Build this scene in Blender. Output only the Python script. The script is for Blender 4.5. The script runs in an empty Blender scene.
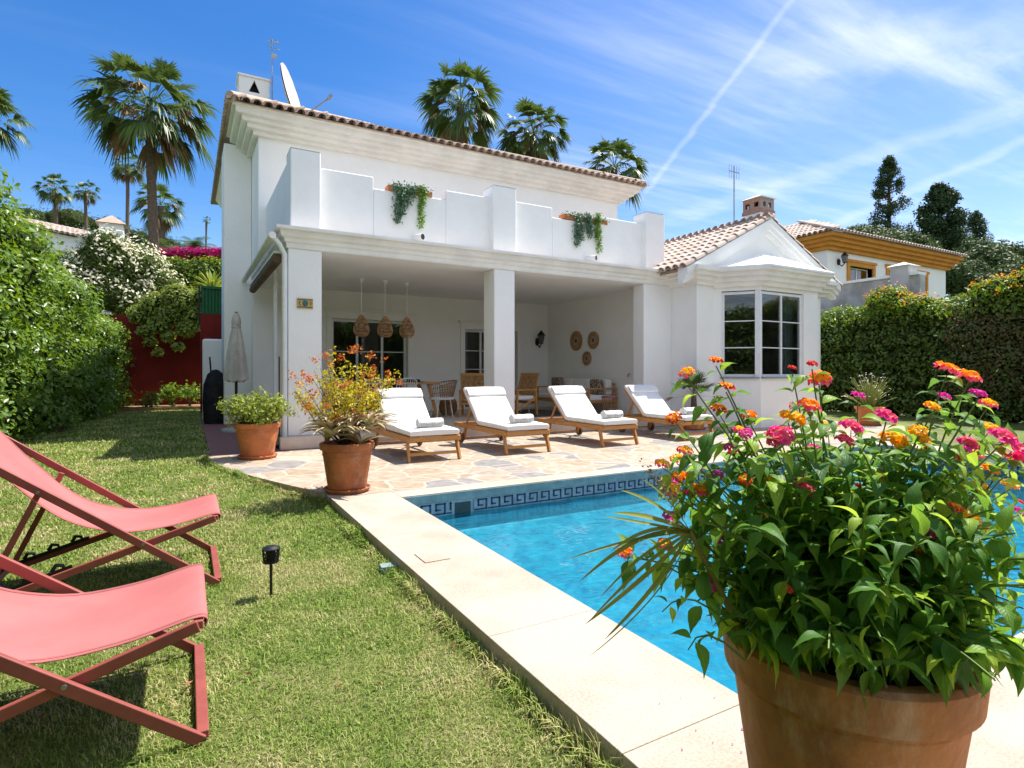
import bpy, bmesh, math, random
import numpy as np
from mathutils import Vector, Matrix
R = math.radians
rnd = random.Random(7)
nrg = np.random.default_rng(11)
SC = bpy.context.scene
COL = SC.collection
# ------------------------------------------------------------------ camera
H = 1.2; F = 574.0; HY = 372.0; YAW = math.atan2(325, 574)
cam_d = bpy.data.cameras.new('camera'); cam = bpy.data.objects.new('camera', cam_d); COL.objects.link(cam)
cam.location = (0, 0, H); cam.rotation_euler = (R(90), 0, -YAW)
cam_d.sensor_width = 36; cam_d.lens = 36*F/1024; cam_d.shift_y = -(384-HY)/1024
cam_d.clip_start = 0.03; cam_d.clip_end = 3000
SC.camera = cam
# ------------------------------------------------------------------ light
TO_SUN = Vector((0.47, 0.035, 0.88)).normalized()
SC.view_settings.view_transform = 'Standard'; SC.view_settings.look = 'None'
SC.view_settings.gamma = 1; SC.view_settings.exposure = 1.5
sd = bpy.data.lights.new('sun', 'SUN'); sun = bpy.data.objects.new('sun', sd); COL.objects.link(sun)
sd.energy = 3.0; sd.angle = R(0.55); sd.color = (1, 0.955, 0.88)
sun.rotation_euler = TO_SUN.to_track_quat('Z', 'Y').to_euler(); sun.location = (20, 0, 40)
W = bpy.data.worlds.new('World'); SC.world = W; W.use_nodes = True
nt = W.node_tree; nt.nodes.clear()
def N(t, kind, **kw):
    n = t.nodes.new(kind)
    for k, v in kw.items():
        if hasattr(n, k): setattr(n, k, v)
    return n
out = N(nt, 'ShaderNodeOutputWorld'); bg = N(nt, 'ShaderNodeBackground'); bg.inputs[1].default_value = 0.125
sky = N(nt, 'ShaderNodeTexSky'); sky.sky_type = 'NISHITA'; sky.sun_disc = False
sky.sun_elevation = math.asin(TO_SUN.z); sky.sun_rotation = math.atan2(TO_SUN.x, TO_SUN.y)
sky.altitude = 50; sky.air_density = 1.0; sky.dust_density = 0.35; sky.ozone_density = 2.2
tc = N(nt, 'ShaderNodeTexCoord'); L = nt.links.new
sep = N(nt, 'ShaderNodeSeparateXYZ'); L(tc.outputs['Generated'], sep.inputs[0])
def M(t, op, a, b=None, c=None, clamp=False):
    n = t.nodes.new('ShaderNodeMath'); n.operation = op; n.use_clamp = clamp
    for i, v in enumerate((a, b, c)):
        if v is None: continue
        if hasattr(v, 'links') or hasattr(v, 'is_linked'): t.links.new(v, n.inputs[i])
        else: n.inputs[i].default_value = v
    return n.outputs[0]
def VM(t, op, a, b):
    n = t.nodes.new('ShaderNodeVectorMath'); n.operation = op
    for i, v in enumerate((a, b)):
        if v is None: continue
        if hasattr(v, 'is_linked'): t.links.new(v, n.inputs[i])
        else: n.inputs[i].default_value = v
    return n
zc = M(nt, 'MAXIMUM', sep.outputs[2], 0.06)
px_ = M(nt, 'DIVIDE', sep.outputs[0], zc); py_ = M(nt, 'DIVIDE', sep.outputs[1], zc)
cmb = N(nt, 'ShaderNodeCombineXYZ'); L(px_, cmb.inputs[0]); L(py_, cmb.inputs[1])
def wnoise(scale, rot, loc, stretch, det, rough, dist):
    mp = N(nt, 'ShaderNodeMapping'); L(cmb.outputs[0], mp.inputs[0])
    mp.inputs['Rotation'].default_value = (0, 0, rot); mp.inputs['Scale'].default_value = (stretch[0], stretch[1], 1)
    mp.inputs['Location'].default_value = loc
    nz = N(nt, 'ShaderNodeTexNoise'); L(mp.outputs[0], nz.inputs['Vector'])
    nz.inputs['Scale'].default_value = scale; nz.inputs['Detail'].default_value = det
    nz.inputs['Roughness'].default_value = rough; nz.inputs['Distortion'].default_value = dist
    return nz.outputs[0]
def ramp(t, v, a, b, lo=0.0, hi=1.0):
    n = t.nodes.new('ShaderNodeMapRange'); n.interpolation_type = 'SMOOTHSTEP'
    t.links.new(v, n.inputs[0]); n.inputs[1].default_value = a; n.inputs[2].default_value = b
    n.inputs[3].default_value = lo; n.inputs[4].default_value = hi
    return n.outputs[0]
c1 = ramp(nt, wnoise(1.0, R(-18), (3.1, 1.2, 0), (0.5, 2.2), 7, .62, .5), .44, .78)
c2 = ramp(nt, wnoise(2.6, R(-25), (0.4, 5.2, 0), (0.35, 2.6), 6, .6, .3), .40, .80)
# more cirrus towards the right-hand half of the sky
rightness = VM(nt, 'DOT_PRODUCT', tc.outputs['Generated'], (math.cos(YAW), -math.sin(YAW), 0)).outputs['Value']
side = ramp(nt, rightness, -0.45, 0.50, 0.05, .85); veil = ramp(nt, rightness, -.35, .6, 0.0, .13)
cl = M(nt, 'MULTIPLY', M(nt, 'ADD', M(nt, 'MULTIPLY', c1, .38), M(nt, 'MULTIPLY', c2, .13)), side)
low = ramp(nt, sep.outputs[2], 0.02, 0.30, 0.12, 0.0)
cl = M(nt, 'ADD', M(nt, 'ADD', cl, low), veil)
fw = Vector((math.sin(YAW), math.cos(YAW), 0)); rt = Vector((math.cos(YAW), -math.sin(YAW), 0))
def ray(px, py): return fw + rt*((px-512)/F) + Vector((0, 0, (HY-py)/F))
wob = wnoise(5.0, 0, (0, 0, 0), (1, 1), 4, .6, 0)
def contrail(a, b, wid, amt):
    d1, d2 = ray(*a).normalized(), ray(*b).normalized(); n = d1.cross(d2).normalized()
    m = (d1+d2).normalized(); half = d1.angle(d2)/2
    dn = VM(nt, 'DOT_PRODUCT', tc.outputs['Generated'], tuple(n)).outputs['Value']
    dn = M(nt, 'ADD', dn, M(nt, 'MULTIPLY', M(nt, 'SUBTRACT', wob, .5), wid*1.6))
    band = ramp(nt, M(nt, 'ABSOLUTE', dn), wid, 0.0)
    dm = VM(nt, 'DOT_PRODUCT', tc.outputs['Generated'], tuple(m)).outputs['Value']
    lim = ramp(nt, dm, math.cos(half*1.25), math.cos(half*.7))
    return M(nt, 'MULTIPLY', M(nt, 'MULTIPLY', band, lim), M(nt, 'MULTIPLY', amt, M(nt, 'ADD', .45, wob)))
for a, b, w, k in (((800, -10), (640, 200), .0075, .14), ((1060, 95), (655, 225), .018, .13), ((1060, 125), (800, 240), .010, .14),
                   ((1040, 30), (760, 60), .05, .16)):
    cl = M(nt, 'ADD', cl, contrail(a, b, w, k))
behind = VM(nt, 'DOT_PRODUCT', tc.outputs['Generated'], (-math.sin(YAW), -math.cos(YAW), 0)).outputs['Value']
cl = M(nt, 'ADD', cl, M(nt, 'MULTIPLY', ramp(nt, behind, .05, .65), M(nt, 'ADD', .35, M(nt, 'MULTIPLY', c1, .7))))   # unseen bright cloud added behind the viewer to fill the facade with light
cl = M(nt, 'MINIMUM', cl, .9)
hs = N(nt, 'ShaderNodeHueSaturation'); L(sky.outputs[0], hs.inputs['Color'])
hs.inputs['Saturation'].default_value = 1.38; hs.inputs['Value'].default_value = .55; hs.inputs['Hue'].default_value = .508
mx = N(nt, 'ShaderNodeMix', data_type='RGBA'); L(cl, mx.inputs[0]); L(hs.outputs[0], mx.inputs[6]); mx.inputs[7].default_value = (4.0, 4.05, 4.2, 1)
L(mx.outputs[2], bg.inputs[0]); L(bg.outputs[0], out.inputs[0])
SC.cycles.max_bounces = 10; SC.cycles.diffuse_bounces = 6; SC.cycles.transparent_max_bounces = 12
SC.cycles.caustics_reflective = False; SC.cycles.caustics_refractive = False
# ------------------------------------------------------------------ pixel helpers (only for working out positions)
def P_z(px, py, z): d = ray(px, py); t = (z-H)/d.z; return Vector((0, 0, H))+d*t
def P_y(px, py, y): d = ray(px, py); return Vector((0, 0, H))+d*(y/d.y)
def P_t(px, py, t): return Vector((0, 0, H))+ray(px, py)*t
# ------------------------------------------------------------------ materials
MATS = {}
def mat(name, col, rough=.6, spec=.3, var=.12, vscale=3., bump=0., bscale=30., metal=0., coat=0., col2=None, trans=0., island=0., detail=5, objc=True, sheen=0., stretch=None):
    if name in MATS: return MATS[name]
    m = bpy.data.materials.new(name); m.use_nodes = True; t = m.node_tree; b = t.nodes['Principled BSDF']
    tcn = t.nodes.new('ShaderNodeTexCoord'); src = tcn.outputs['Object']
    if stretch:
        mp = t.nodes.new('ShaderNodeMapping'); t.links.new(src, mp.inputs[0]); mp.inputs['Scale'].default_value = stretch; src = mp.outputs[0]
    nz = t.nodes.new('ShaderNodeTexNoise'); nz.inputs['Scale'].default_value = vscale; nz.inputs['Detail'].default_value = detail
    nz.inputs['Roughness'].default_value = .6; t.links.new(src, nz.inputs['Vector'])
    c2 = col2 or tuple(c*(1-var*2.2) for c in col); c1 = col if col2 else tuple(min(1, c*(1+var)) for c in col)
    mix = t.nodes.new('ShaderNodeMix'); mix.data_type = 'RGBA'
    mix.inputs[6].default_value = (*c1, 1); mix.inputs[7].default_value = (*c2, 1)
    f = ramp(t, nz.outputs[0], .32, .68)
    if island:
        g = t.nodes.new('ShaderNodeNewGeometry')
        f = M(t, 'ADD', M(t, 'MULTIPLY', f, 1-island), M(t, 'MULTIPLY', g.outputs['Random Per Island'], island))
    t.links.new(f, mix.inputs[0]); t.links.new(mix.outputs[2], b.inputs['Base Color'])
    b.inputs['Roughness'].default_value = rough; b.inputs['Specular IOR Level'].default_value = spec
    b.inputs['Metallic'].default_value = metal; b.inputs['Coat Weight'].default_value = coat
    if sheen: b.inputs['Sheen Weight'].default_value = sheen
    if bump:
        n2 = t.nodes.new('ShaderNodeTexNoise'); n2.inputs['Scale'].default_value = bscale; n2.inputs['Detail'].default_value = 6
        t.links.new(src, n2.inputs['Vector'])
        bp = t.nodes.new('ShaderNodeBump'); bp.inputs['Strength'].default_value = bump; bp.inputs['Distance'].default_value = .02
        t.links.new(n2.outputs[0], bp.inputs['Height']); t.links.new(bp.outputs[0], b.inputs['Normal'])
    if trans:
        tr = t.nodes.new('ShaderNodeBsdfTranslucent'); ms = t.nodes.new('ShaderNodeMixShader'); ms.inputs[0].default_value = trans
        hh = t.nodes.new('ShaderNodeHueSaturation'); hh.inputs['Value'].default_value = 1.9; hh.inputs['Hue'].default_value = .48; hh.inputs['Saturation'].default_value = 1.1
        t.links.new(mix.outputs[2], hh.inputs['Color']); t.links.new(hh.outputs[0], tr.inputs[0])
        o = t.nodes['Material Output']; t.links.new(b.outputs[0], ms.inputs[1]); t.links.new(tr.outputs[0], ms.inputs[2]); t.links.new(ms.outputs[0], o.inputs[0])
    MATS[name] = m; return m
WHITE = mat('white_plaster', (.87, .87, .855), .75, .2, .015, 1.3, .22, 14)
WHITE_ROUGH = mat('rough_plaster', (.87, .87, .855), .8, .2, .015, 2.2, .4, 9)
CREAM = mat('cornice_plaster', (.84, .82, .78), .75, .2, .04, 2, .1, 20)
TILE = mat('roof_tile', (.54, .43, .35), .85, .2, .2, 2.5, .3, 30, col2=(.38, .28, .22), island=.6)
TILEL = mat('weathered_roof_tile', (.64, .54, .47), .85, .2, .2, 2.5, .3, 30, col2=(.42, .32, .26), island=.6)
TERRA = mat('terracotta', (.62, .21, .075), .7, .25, .1, 5, .15, 25, col2=(.48, .155, .06))
TERRA_OLD = mat('weathered_terracotta', (.50, .175, .065), .75, .25, .1, 4, .3, 30, col2=(.30, .10, .042))
TEAK = mat('teak', (.58, .29, .085), .5, .35, .1, 6, .15, 60, col2=(.40, .18, .055), stretch=(8, 1, 8))
DARKWOOD = mat('dark_teak', (.16, .075, .035), .5, .3, .1, 8, .1, 50)
CUSH = mat('white_canvas', (.82, .81, .79), .9, .1, .03, 3, .15, 120)
TOWEL = mat('towel', (.88, .87, .84), .95, .1, .04, 30, .8, 160)
TOWELS = mat('towel_stripe', (.50, .48, .44), .95, .1, .04, 30, .8, 160)
CORAL_M = mat('coral_metal', (.30, .075, .06), .45, .4, .08, 6, .03, 80)
CORAL_F = mat('coral_fabric', (.46, .150, .142), .8, .15, .05, 3, .12, 500)
BLACK = mat('black_metal', (.012, .012, .014), .5, .4, .1, 8)
DGREY = mat('dark_cover', (.02, .021, .024), .8, .2, .2, 8, .3, 12)
STEEL = mat('steel', (.35, .36, .37), .4, .5, .1, 8, metal=.8)
WHITEM = mat('white_metal', (.78, .79, .80), .4, .4, .03, 6)
RATTAN = mat('rattan', (.46, .28, .13), .7, .2, .2, 14, .5, 90, col2=(.28, .155, .07))
LAMPR = mat('pendant_rattan', (.50, .30, .15), .7, .2, .2, 14, .3, 90)
PALMW = mat('palm_bark', (.17, .125, .09), .9, .1, .2, 6, .8, 20, stretch=(1, 1, 4))
BARK = mat('bark', (.14, .095, .06), .9, .1, .2, 8, .6, 30)
HEDGE = mat('hedge_leaf', (.19, .30, .04), .36, .45, .2, 1.6, col2=(.07, .15, .02), island=.65, trans=.32)
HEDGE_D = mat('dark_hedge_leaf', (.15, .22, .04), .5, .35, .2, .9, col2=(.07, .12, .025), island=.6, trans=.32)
HEDGE_B = mat('dry_hedge_leaf', (.22, .14, .07), .7, .2, .2, 2, col2=(.08, .09, .03), island=.6, trans=.15)
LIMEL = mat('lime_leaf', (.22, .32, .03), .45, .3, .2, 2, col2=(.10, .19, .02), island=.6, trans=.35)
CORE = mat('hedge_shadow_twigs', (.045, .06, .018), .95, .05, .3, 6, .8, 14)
PALML = mat('palm_frond', (.11, .165, .04), .45, .35, .2, .8, col2=(.05, .095, .022), island=.5, trans=.2)
PALMD = mat('dry_frond', (.34, .23, .12), .8, .2, .2, 1, col2=(.2, .13, .06), island=.5, trans=.1)
CONI = mat('conifer_leaf', (.075, .12, .045), .6, .2, .2, .3, col2=(.035, .065, .022), island=.5, trans=.1)
BROAD = mat('tree_leaf', (.07, .12, .03), .55, .3, .2, .3, col2=(.035, .065, .015), island=.5, trans=.2)
LANT = None
MAG = mat('bougainvillea_bract', (.55, .01, .14), .6, .2, .2, 2, island=.6, col2=(.32, .01, .10), trans=.3)
WFLOW = mat('white_blossom', (.85, .82, .66), .6, .2, .05, 8, island=.4, col2=(.75, .70, .50), trans=.3)
ORANGE = mat('orange_petal', (.90, .30, .015), .6, .2, .1, 20, island=.6, col2=(.92, .46, .02), trans=.25)
YELLOWP = mat('yellow_petal', (.92, .55, .03), .6, .2, .1, 20, island=.5, trans=.25)
PINK = mat('pink_petal', (.80, .085, .22), .6, .2, .1, 20, island=.6, col2=(.85, .20, .22), trans=.25)
MAGP = mat('magenta_petal', (.62, .03, .27), .6, .2, .1, 20, island=.6, col2=(.75, .12, .34), trans=.25)
REDP = mat('red_petal', (.75, .085, .035), .6, .2, .1, 20, island=.6, trans=.2)
REDWALL = mat('red_paint_wall', (.17, .017, .012), .8, .2, .12, 1.2, .2, 10)
GREENM = mat('green_panel', (.012, .12, .035), .5, .3, .1, 4, .05, 10)
OCHRE = mat('ochre_plaster', (.62, .27, .05), .8, .2, .06, 2, .1, 20)
GREYW = mat('stained_wall', (.55, .54, .54), .85, .1, .15, 1.5, .4, 10, col2=(.34, .33, .33))
FABRIC_G = mat('umbrella_canvas', (.62, .59, .55), .9, .1, .08, 4, .3, 40)
SOIL = mat('soil', (.05, .032, .02), .95, .05, .3, 20, 1, 40)
PATTERN = mat('pattern_cushion', (.45, .36, .28), .9, .1, .1, 26, col2=(.06, .035, .03), detail=1)
TEALM = mat('teal_cloth', (.01, .045, .075), .8, .1, .1, 6)
PLINTH = mat('step_stone', (.62, .54, .48), .8, .2, .06, 3, .1, 20)
TAN = mat('bed_soil', (.30, .19, .11), .95, .1, .2, 6, .6, 20)

def shader_mat(name):
    m = bpy.data.materials.new(name); m.use_nodes = True; MATS[name] = m
    return m, m.node_tree, m.node_tree.nodes['Principled BSDF']
# glass panes: dark reflecting room behind
def glass_mat():
    m, t, b = shader_mat('window_glass')
    gl = t.nodes.new('ShaderNodeBsdfGlossy'); gl.inputs['Roughness'].default_value = .02; gl.inputs['Color'].default_value = (.95, .97, 1, 1)
    tr = t.nodes.new('ShaderNodeBsdfTransparent'); tr.inputs[0].default_value = (.72, .76, .76, 1)
    fr = t.nodes.new('ShaderNodeFresnel'); fr.inputs[0].default_value = 1.5
    ms = t.nodes.new('ShaderNodeMixShader'); t.links.new(M(t, 'MULTIPLY_ADD', fr.outputs[0], 1.6, .02, clamp=True), ms.inputs[0])
    t.links.new(tr.outputs[0], ms.inputs[1]); t.links.new(gl.outputs[0], ms.inputs[2]); t.links.new(ms.outputs[0], t.nodes['Material Output'].inputs[0])
    return m
GLASS = glass_mat()
def water_mat():
    m, t, b = shader_mat('pool_water')
    tcn = t.nodes.new('ShaderNodeTexCoord')
    def nz(s, d, st):
        mp = t.nodes.new('ShaderNodeMapping'); mp.inputs['Scale'].default_value = st; t.links.new(tcn.outputs['Object'], mp.inputs[0])
        n = t.nodes.new('ShaderNodeTexNoise'); n.inputs['Scale'].default_value = s; n.inputs['Detail'].default_value = 3; n.inputs['Distortion'].default_value = d
        t.links.new(mp.outputs[0], n.inputs['Vector']); return n.outputs[0]
    hgt = M(t, 'ADD', M(t, 'MULTIPLY', nz(2.2, .8, (1, 1.4, 1)), 1.0), M(t, 'MULTIPLY', nz(7, .6, (1, 1.6, 1)), .25))
    bp = t.nodes.new('ShaderNodeBump'); bp.inputs['Strength'].default_value = .55; bp.inputs['Distance'].default_value = .05
    t.links.new(hgt, bp.inputs['Height'])
    gl = t.nodes.new('ShaderNodeBsdfGlossy'); gl.inputs['Roughness'].default_value = .03; t.links.new(bp.outputs[0], gl.inputs['Normal'])
    tr = t.nodes.new('ShaderNodeBsdfTransparent'); tr.inputs[0].default_value = (.55, .93, .99, 1)
    rf = t.nodes.new('ShaderNodeBsdfRefraction'); rf.inputs['IOR'].default_value = 1.33; rf.inputs['Roughness'].default_value = 0
    rf.inputs[0].default_value = (.45, .86, .97, 1); t.links.new(bp.outputs[0], rf.inputs['Normal'])
    m1 = t.nodes.new('ShaderNodeMixShader'); m1.inputs[0].default_value = .30
    t.links.new(tr.outputs[0], m1.inputs[1]); t.links.new(rf.outputs[0], m1.inputs[2])
    fr = t.nodes.new('ShaderNodeFresnel'); fr.inputs[0].default_value = 1.33; t.links.new(bp.outputs[0], fr.inputs['Normal'])
    ms = t.nodes.new('ShaderNodeMixShader'); t.links.new(fr.outputs[0], ms.inputs[0])
    t.links.new(m1.outputs[0], ms.inputs[1]); t.links.new(gl.outputs[0], ms.inputs[2]); t.links.new(ms.outputs[0], t.nodes['Material Output'].inputs[0])
    return m
WATER = water_mat()
def mosaic_mat():
    m, t, b = shader_mat('pool_mosaic'); tcn = t.nodes.new('ShaderNodeTexCoord')
    n1 = t.nodes.new('ShaderNodeTexNoise'); n1.inputs['Scale'].default_value = 3.4; n1.inputs['Detail'].default_value = 4; n1.inputs['Distortion'].default_value = 1.6; t.links.new(tcn.outputs['Object'], n1.inputs[0])  # mottles the tiles and paints caustic-like light patches into their colour
    vo = t.nodes.new('ShaderNodeTexWhiteNoise'); fl = VM(t, 'SNAP', tcn.outputs['Object'], (.05, .05, .05)); t.links.new(fl.outputs[0], vo.inputs[0])
    f = M(t, 'ADD', M(t, 'MULTIPLY', ramp(t, n1.outputs[0], .35, .65), .55), M(t, 'MULTIPLY', vo.outputs[0], .45))
    mx = t.nodes.new('ShaderNodeMix'); mx.data_type = 'RGBA'; mx.inputs[6].default_value = (.004, .20, .34, 1); mx.inputs[7].default_value = (.05, .44, .56, 1)
    t.links.new(f, mx.inputs[0]); t.links.new(mx.outputs[2], b.inputs['Base Color']); b.inputs['Roughness'].default_value = .4
    return m
MOSAIC = mosaic_mat()
TEALT = mat('teal_tile', (.30, .44, .44), .3, .4, .1, 8, .05, 30)
KEYL = mat('pale_blue_tile', (.36, .46, .50), .3, .4, .12, 10)
KEYD = mat('navy_tile', (.04, .08, .19), .3, .4, .2, 20)
def coping_mat():
    m, t, b = shader_mat('coping_stone'); tcn = t.nodes.new('ShaderNodeTexCoord'); o = tcn.outputs['Object']
    def nz(s, d=6, r=.6):
        n = t.nodes.new('ShaderNodeTexNoise'); n.inputs['Scale'].default_value = s; n.inputs['Detail'].default_value = d; n.inputs['Roughness'].default_value = r; t.links.new(o, n.inputs[0]); return n.outputs[0]
    mx = t.nodes.new('ShaderNodeMix'); mx.data_type = 'RGBA'; mx.inputs[6].default_value = (.51, .435, .355, 1); mx.inputs[7].default_value = (.42, .34, .265, 1)
    t.links.new(ramp(t, nz(1.6), .38, .68), mx.inputs[0])
    m2 = t.nodes.new('ShaderNodeMix'); m2.data_type = 'RGBA'; m2.blend_type = 'MULTIPLY'; m2.inputs[0].default_value = 1
    g = ramp(t, nz(90, 3), .3, .62, .80, 1.03); t.links.new(mx.outputs[2], m2.inputs[6])
    cb = t.nodes.new('ShaderNodeCombineColor'); [t.links.new(g, cb.inputs[i]) for i in range(3)]; t.links.new(cb.outputs[0], m2.inputs[7])
    t.links.new(m2.outputs[2], b.inputs['Base Color']); b.inputs['Roughness'].default_value = .85; b.inputs['Specular IOR Level'].default_value = .2
    bp = t.nodes.new('ShaderNodeBump'); bp.inputs['Strength'].default_value = .25; bp.inputs['Distance'].default_value = .004; t.links.new(nz(70, 4), bp.inputs['Height']); t.links.new(bp.outputs[0], b.inputs['Normal'])
    return m
COPING = coping_mat()
def flag_mat():
    m, t, b = shader_mat('flagstone'); tcn = t.nodes.new('ShaderNodeTexCoord'); o = tcn.outputs['Object']
    n0 = t.nodes.new('ShaderNodeTexNoise'); n0.inputs['Scale'].default_value = 3; n0.inputs['Detail'].default_value = 3; t.links.new(o, n0.inputs[0])
    wv = VM(t, 'SCALE', n0.outputs['Color'], None); wv.inputs['Scale'].default_value = .22
    ad = VM(t, 'ADD', o, wv.outputs[0]); sc = VM(t, 'MULTIPLY', ad.outputs[0], (1, 1, 0))
    v1 = t.nodes.new('ShaderNodeTexVoronoi'); v1.feature = 'DISTANCE_TO_EDGE'; v1.inputs['Scale'].default_value = 2.5; t.links.new(sc.outputs[0], v1.inputs['Vector'])
    v2 = t.nodes.new('ShaderNodeTexVoronoi'); v2.inputs['Scale'].default_value = 2.5; t.links.new(sc.outputs[0], v2.inputs['Vector'])
    s = t.nodes.new('ShaderNodeSeparateColor'); t.links.new(v2.outputs['Color'], s.inputs[0])
    cr = t.nodes.new('ShaderNodeValToRGB'); e = cr.color_ramp.elements; cr.color_ramp.interpolation = 'LINEAR'
    e[0].position = 0; e[0].color = (.22, .21, .205, 1); e[1].position = 1; e[1].color = (.37, .27, .19, 1)
    for p_, c_ in ((.14, (.28, .25, .235)), (.28, (.40, .31, .22)), (.5, (.35, .255, .17)), (.75, (.41, .33, .25))):
        x = e.new(p_); x.color = (*c_, 1)
    t.links.new(s.outputs[0], cr.inputs[0])
    n3 = t.nodes.new('ShaderNodeTexNoise'); n3.inputs['Scale'].default_value = 9; n3.inputs['Detail'].default_value = 6; t.links.new(o, n3.inputs[0])
    hv = t.nodes.new('ShaderNodeHueSaturation'); t.links.new(cr.outputs[0], hv.inputs['Color']); t.links.new(ramp(t, n3.outputs[0], .3, .7, .8, 1.15), hv.inputs['Value'])
    gm = t.nodes.new('ShaderNodeMix'); gm.data_type = 'RGBA'; gm.inputs[6].default_value = (.45, .38, .30, 1); t.links.new(hv.outputs[0], gm.inputs[7])
    t.links.new(ramp(t, v1.outputs['Distance'], .025, .05), gm.inputs[0]); t.links.new(gm.outputs[2], b.inputs['Base Color'])
    b.inputs['Roughness'].default_value = .75
    bp = t.nodes.new('ShaderNodeBump'); bp.inputs['Strength'].default_value = .4; bp.inputs['Distance'].default_value = .01
    t.links.new(M(t, 'ADD', ramp(t, v1.outputs['Distance'], .02, .06), M(t, 'MULTIPLY', n3.outputs[0], .4)), bp.inputs['Height']); t.links.new(bp.outputs[0], b.inputs['Normal'])
    return m
FLAG = flag_mat()
def brickpave(name, c1, c2, mort, sx, scale):
    m, t, b = shader_mat(name); tcn = t.nodes.new('ShaderNodeTexCoord')
    br = t.nodes.new('ShaderNodeTexBrick'); t.links.new(tcn.outputs['Object'], br.inputs[0])
    br.inputs['Color1'].default_value = (*c1, 1); br.inputs['Color2'].default_value = (*c2, 1); br.inputs['Mortar'].default_value = (*mort, 1)
    br.inputs['Scale'].default_value = scale; br.inputs['Mortar Size'].default_value = .015; br.inputs['Brick Width'].default_value = sx; br.inputs['Row Height'].default_value = .25
    t.links.new(br.outputs[0], b.inputs['Base Color']); b.inputs['Roughness'].default_value = .8
    return m
BPAVE = brickpave('red_paving', (.27, .12, .10), (.22, .095, .08), (.20, .13, .11), .5, 2.6)
BRICK = brickpave('chimney_brick', (.38, .22, .16), (.30, .17, .12), (.35, .30, .27), .5, 5)
FLOORT = brickpave('porch_tile', (.60, .52, .45), (.56, .48, .41), (.48, .42, .36), .25, 1.6)
def grass_mat(name, blades):
    m, t, b = shader_mat(name); tcn = t.nodes.new('ShaderNodeTexCoord'); o = tcn.outputs['Object']
    def nz(s, d=5):
        n = t.nodes.new('ShaderNodeTexNoise'); n.inputs['Scale'].default_value = s; n.inputs['Detail'].default_value = d; n.inputs['Roughness'].default_value = .65; t.links.new(o, n.inputs[0]); return n.outputs[0]
    cr = t.nodes.new('ShaderNodeValToRGB'); e = cr.color_ramp.elements
    if blades:
        e[0].position = .10; e[0].color = (.12, .20, .03, 1); e[1].position = 1; e[1].color = (.66, .54, .32, 1)
        for p_, c_ in ((.34, (.20, .31, .045)), (.58, (.32, .39, .09)), (.82, (.52, .47, .21))): x = e.new(p_); x.color = (*c_, 1)
        g = t.nodes.new('ShaderNodeNewGeometry')
        f = M(t, 'ADD', M(t, 'MULTIPLY', ramp(t, nz(1.4, 8), .34, .66), .50), M(t, 'MULTIPLY_ADD', g.outputs['Random Per Island'], .52, .04))
        tr = t.nodes.new('ShaderNodeBsdfTranslucent'); ms = t.nodes.new('ShaderNodeMixShader'); ms.inputs[0].default_value = .3
        t.links.new(cr.outputs[0], tr.inputs[0]); t.links.new(b.outputs[0], ms.inputs[1]); t.links.new(tr.outputs[0], ms.inputs[2]); t.links.new(ms.outputs[0], t.nodes['Material Output'].inputs[0])
    else:
        e[0].position = 0; e[0].color = (.08, .13, .025, 1); e[1].position = 1; e[1].color = (.34, .28, .14, 1)
        x = e.new(.45); x.color = (.12, .16, .03, 1)
        f = M(t, 'ADD', M(t, 'MULTIPLY', ramp(t, nz(2.2), .30, .70), .5), M(t, 'MULTIPLY', ramp(t, nz(60), .3, .7), .5))
        bp = t.nodes.new('ShaderNodeBump'); bp.inputs['Strength'].default_value = .8; bp.inputs['Distance'].default_value = .02; t.links.new(nz(120), bp.inputs['Height']); t.links.new(bp.outputs[0], b.inputs['Normal'])
    t.links.new(f, cr.inputs[0]); t.links.new(cr.outputs[0], b.inputs['Base Color']); b.inputs['Roughness'].default_value = .6; b.inputs['Specular IOR Level'].default_value = .2
    return m
LAWN = grass_mat('lawn_soil', False); BLADE = grass_mat('grass_blade', True)
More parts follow.
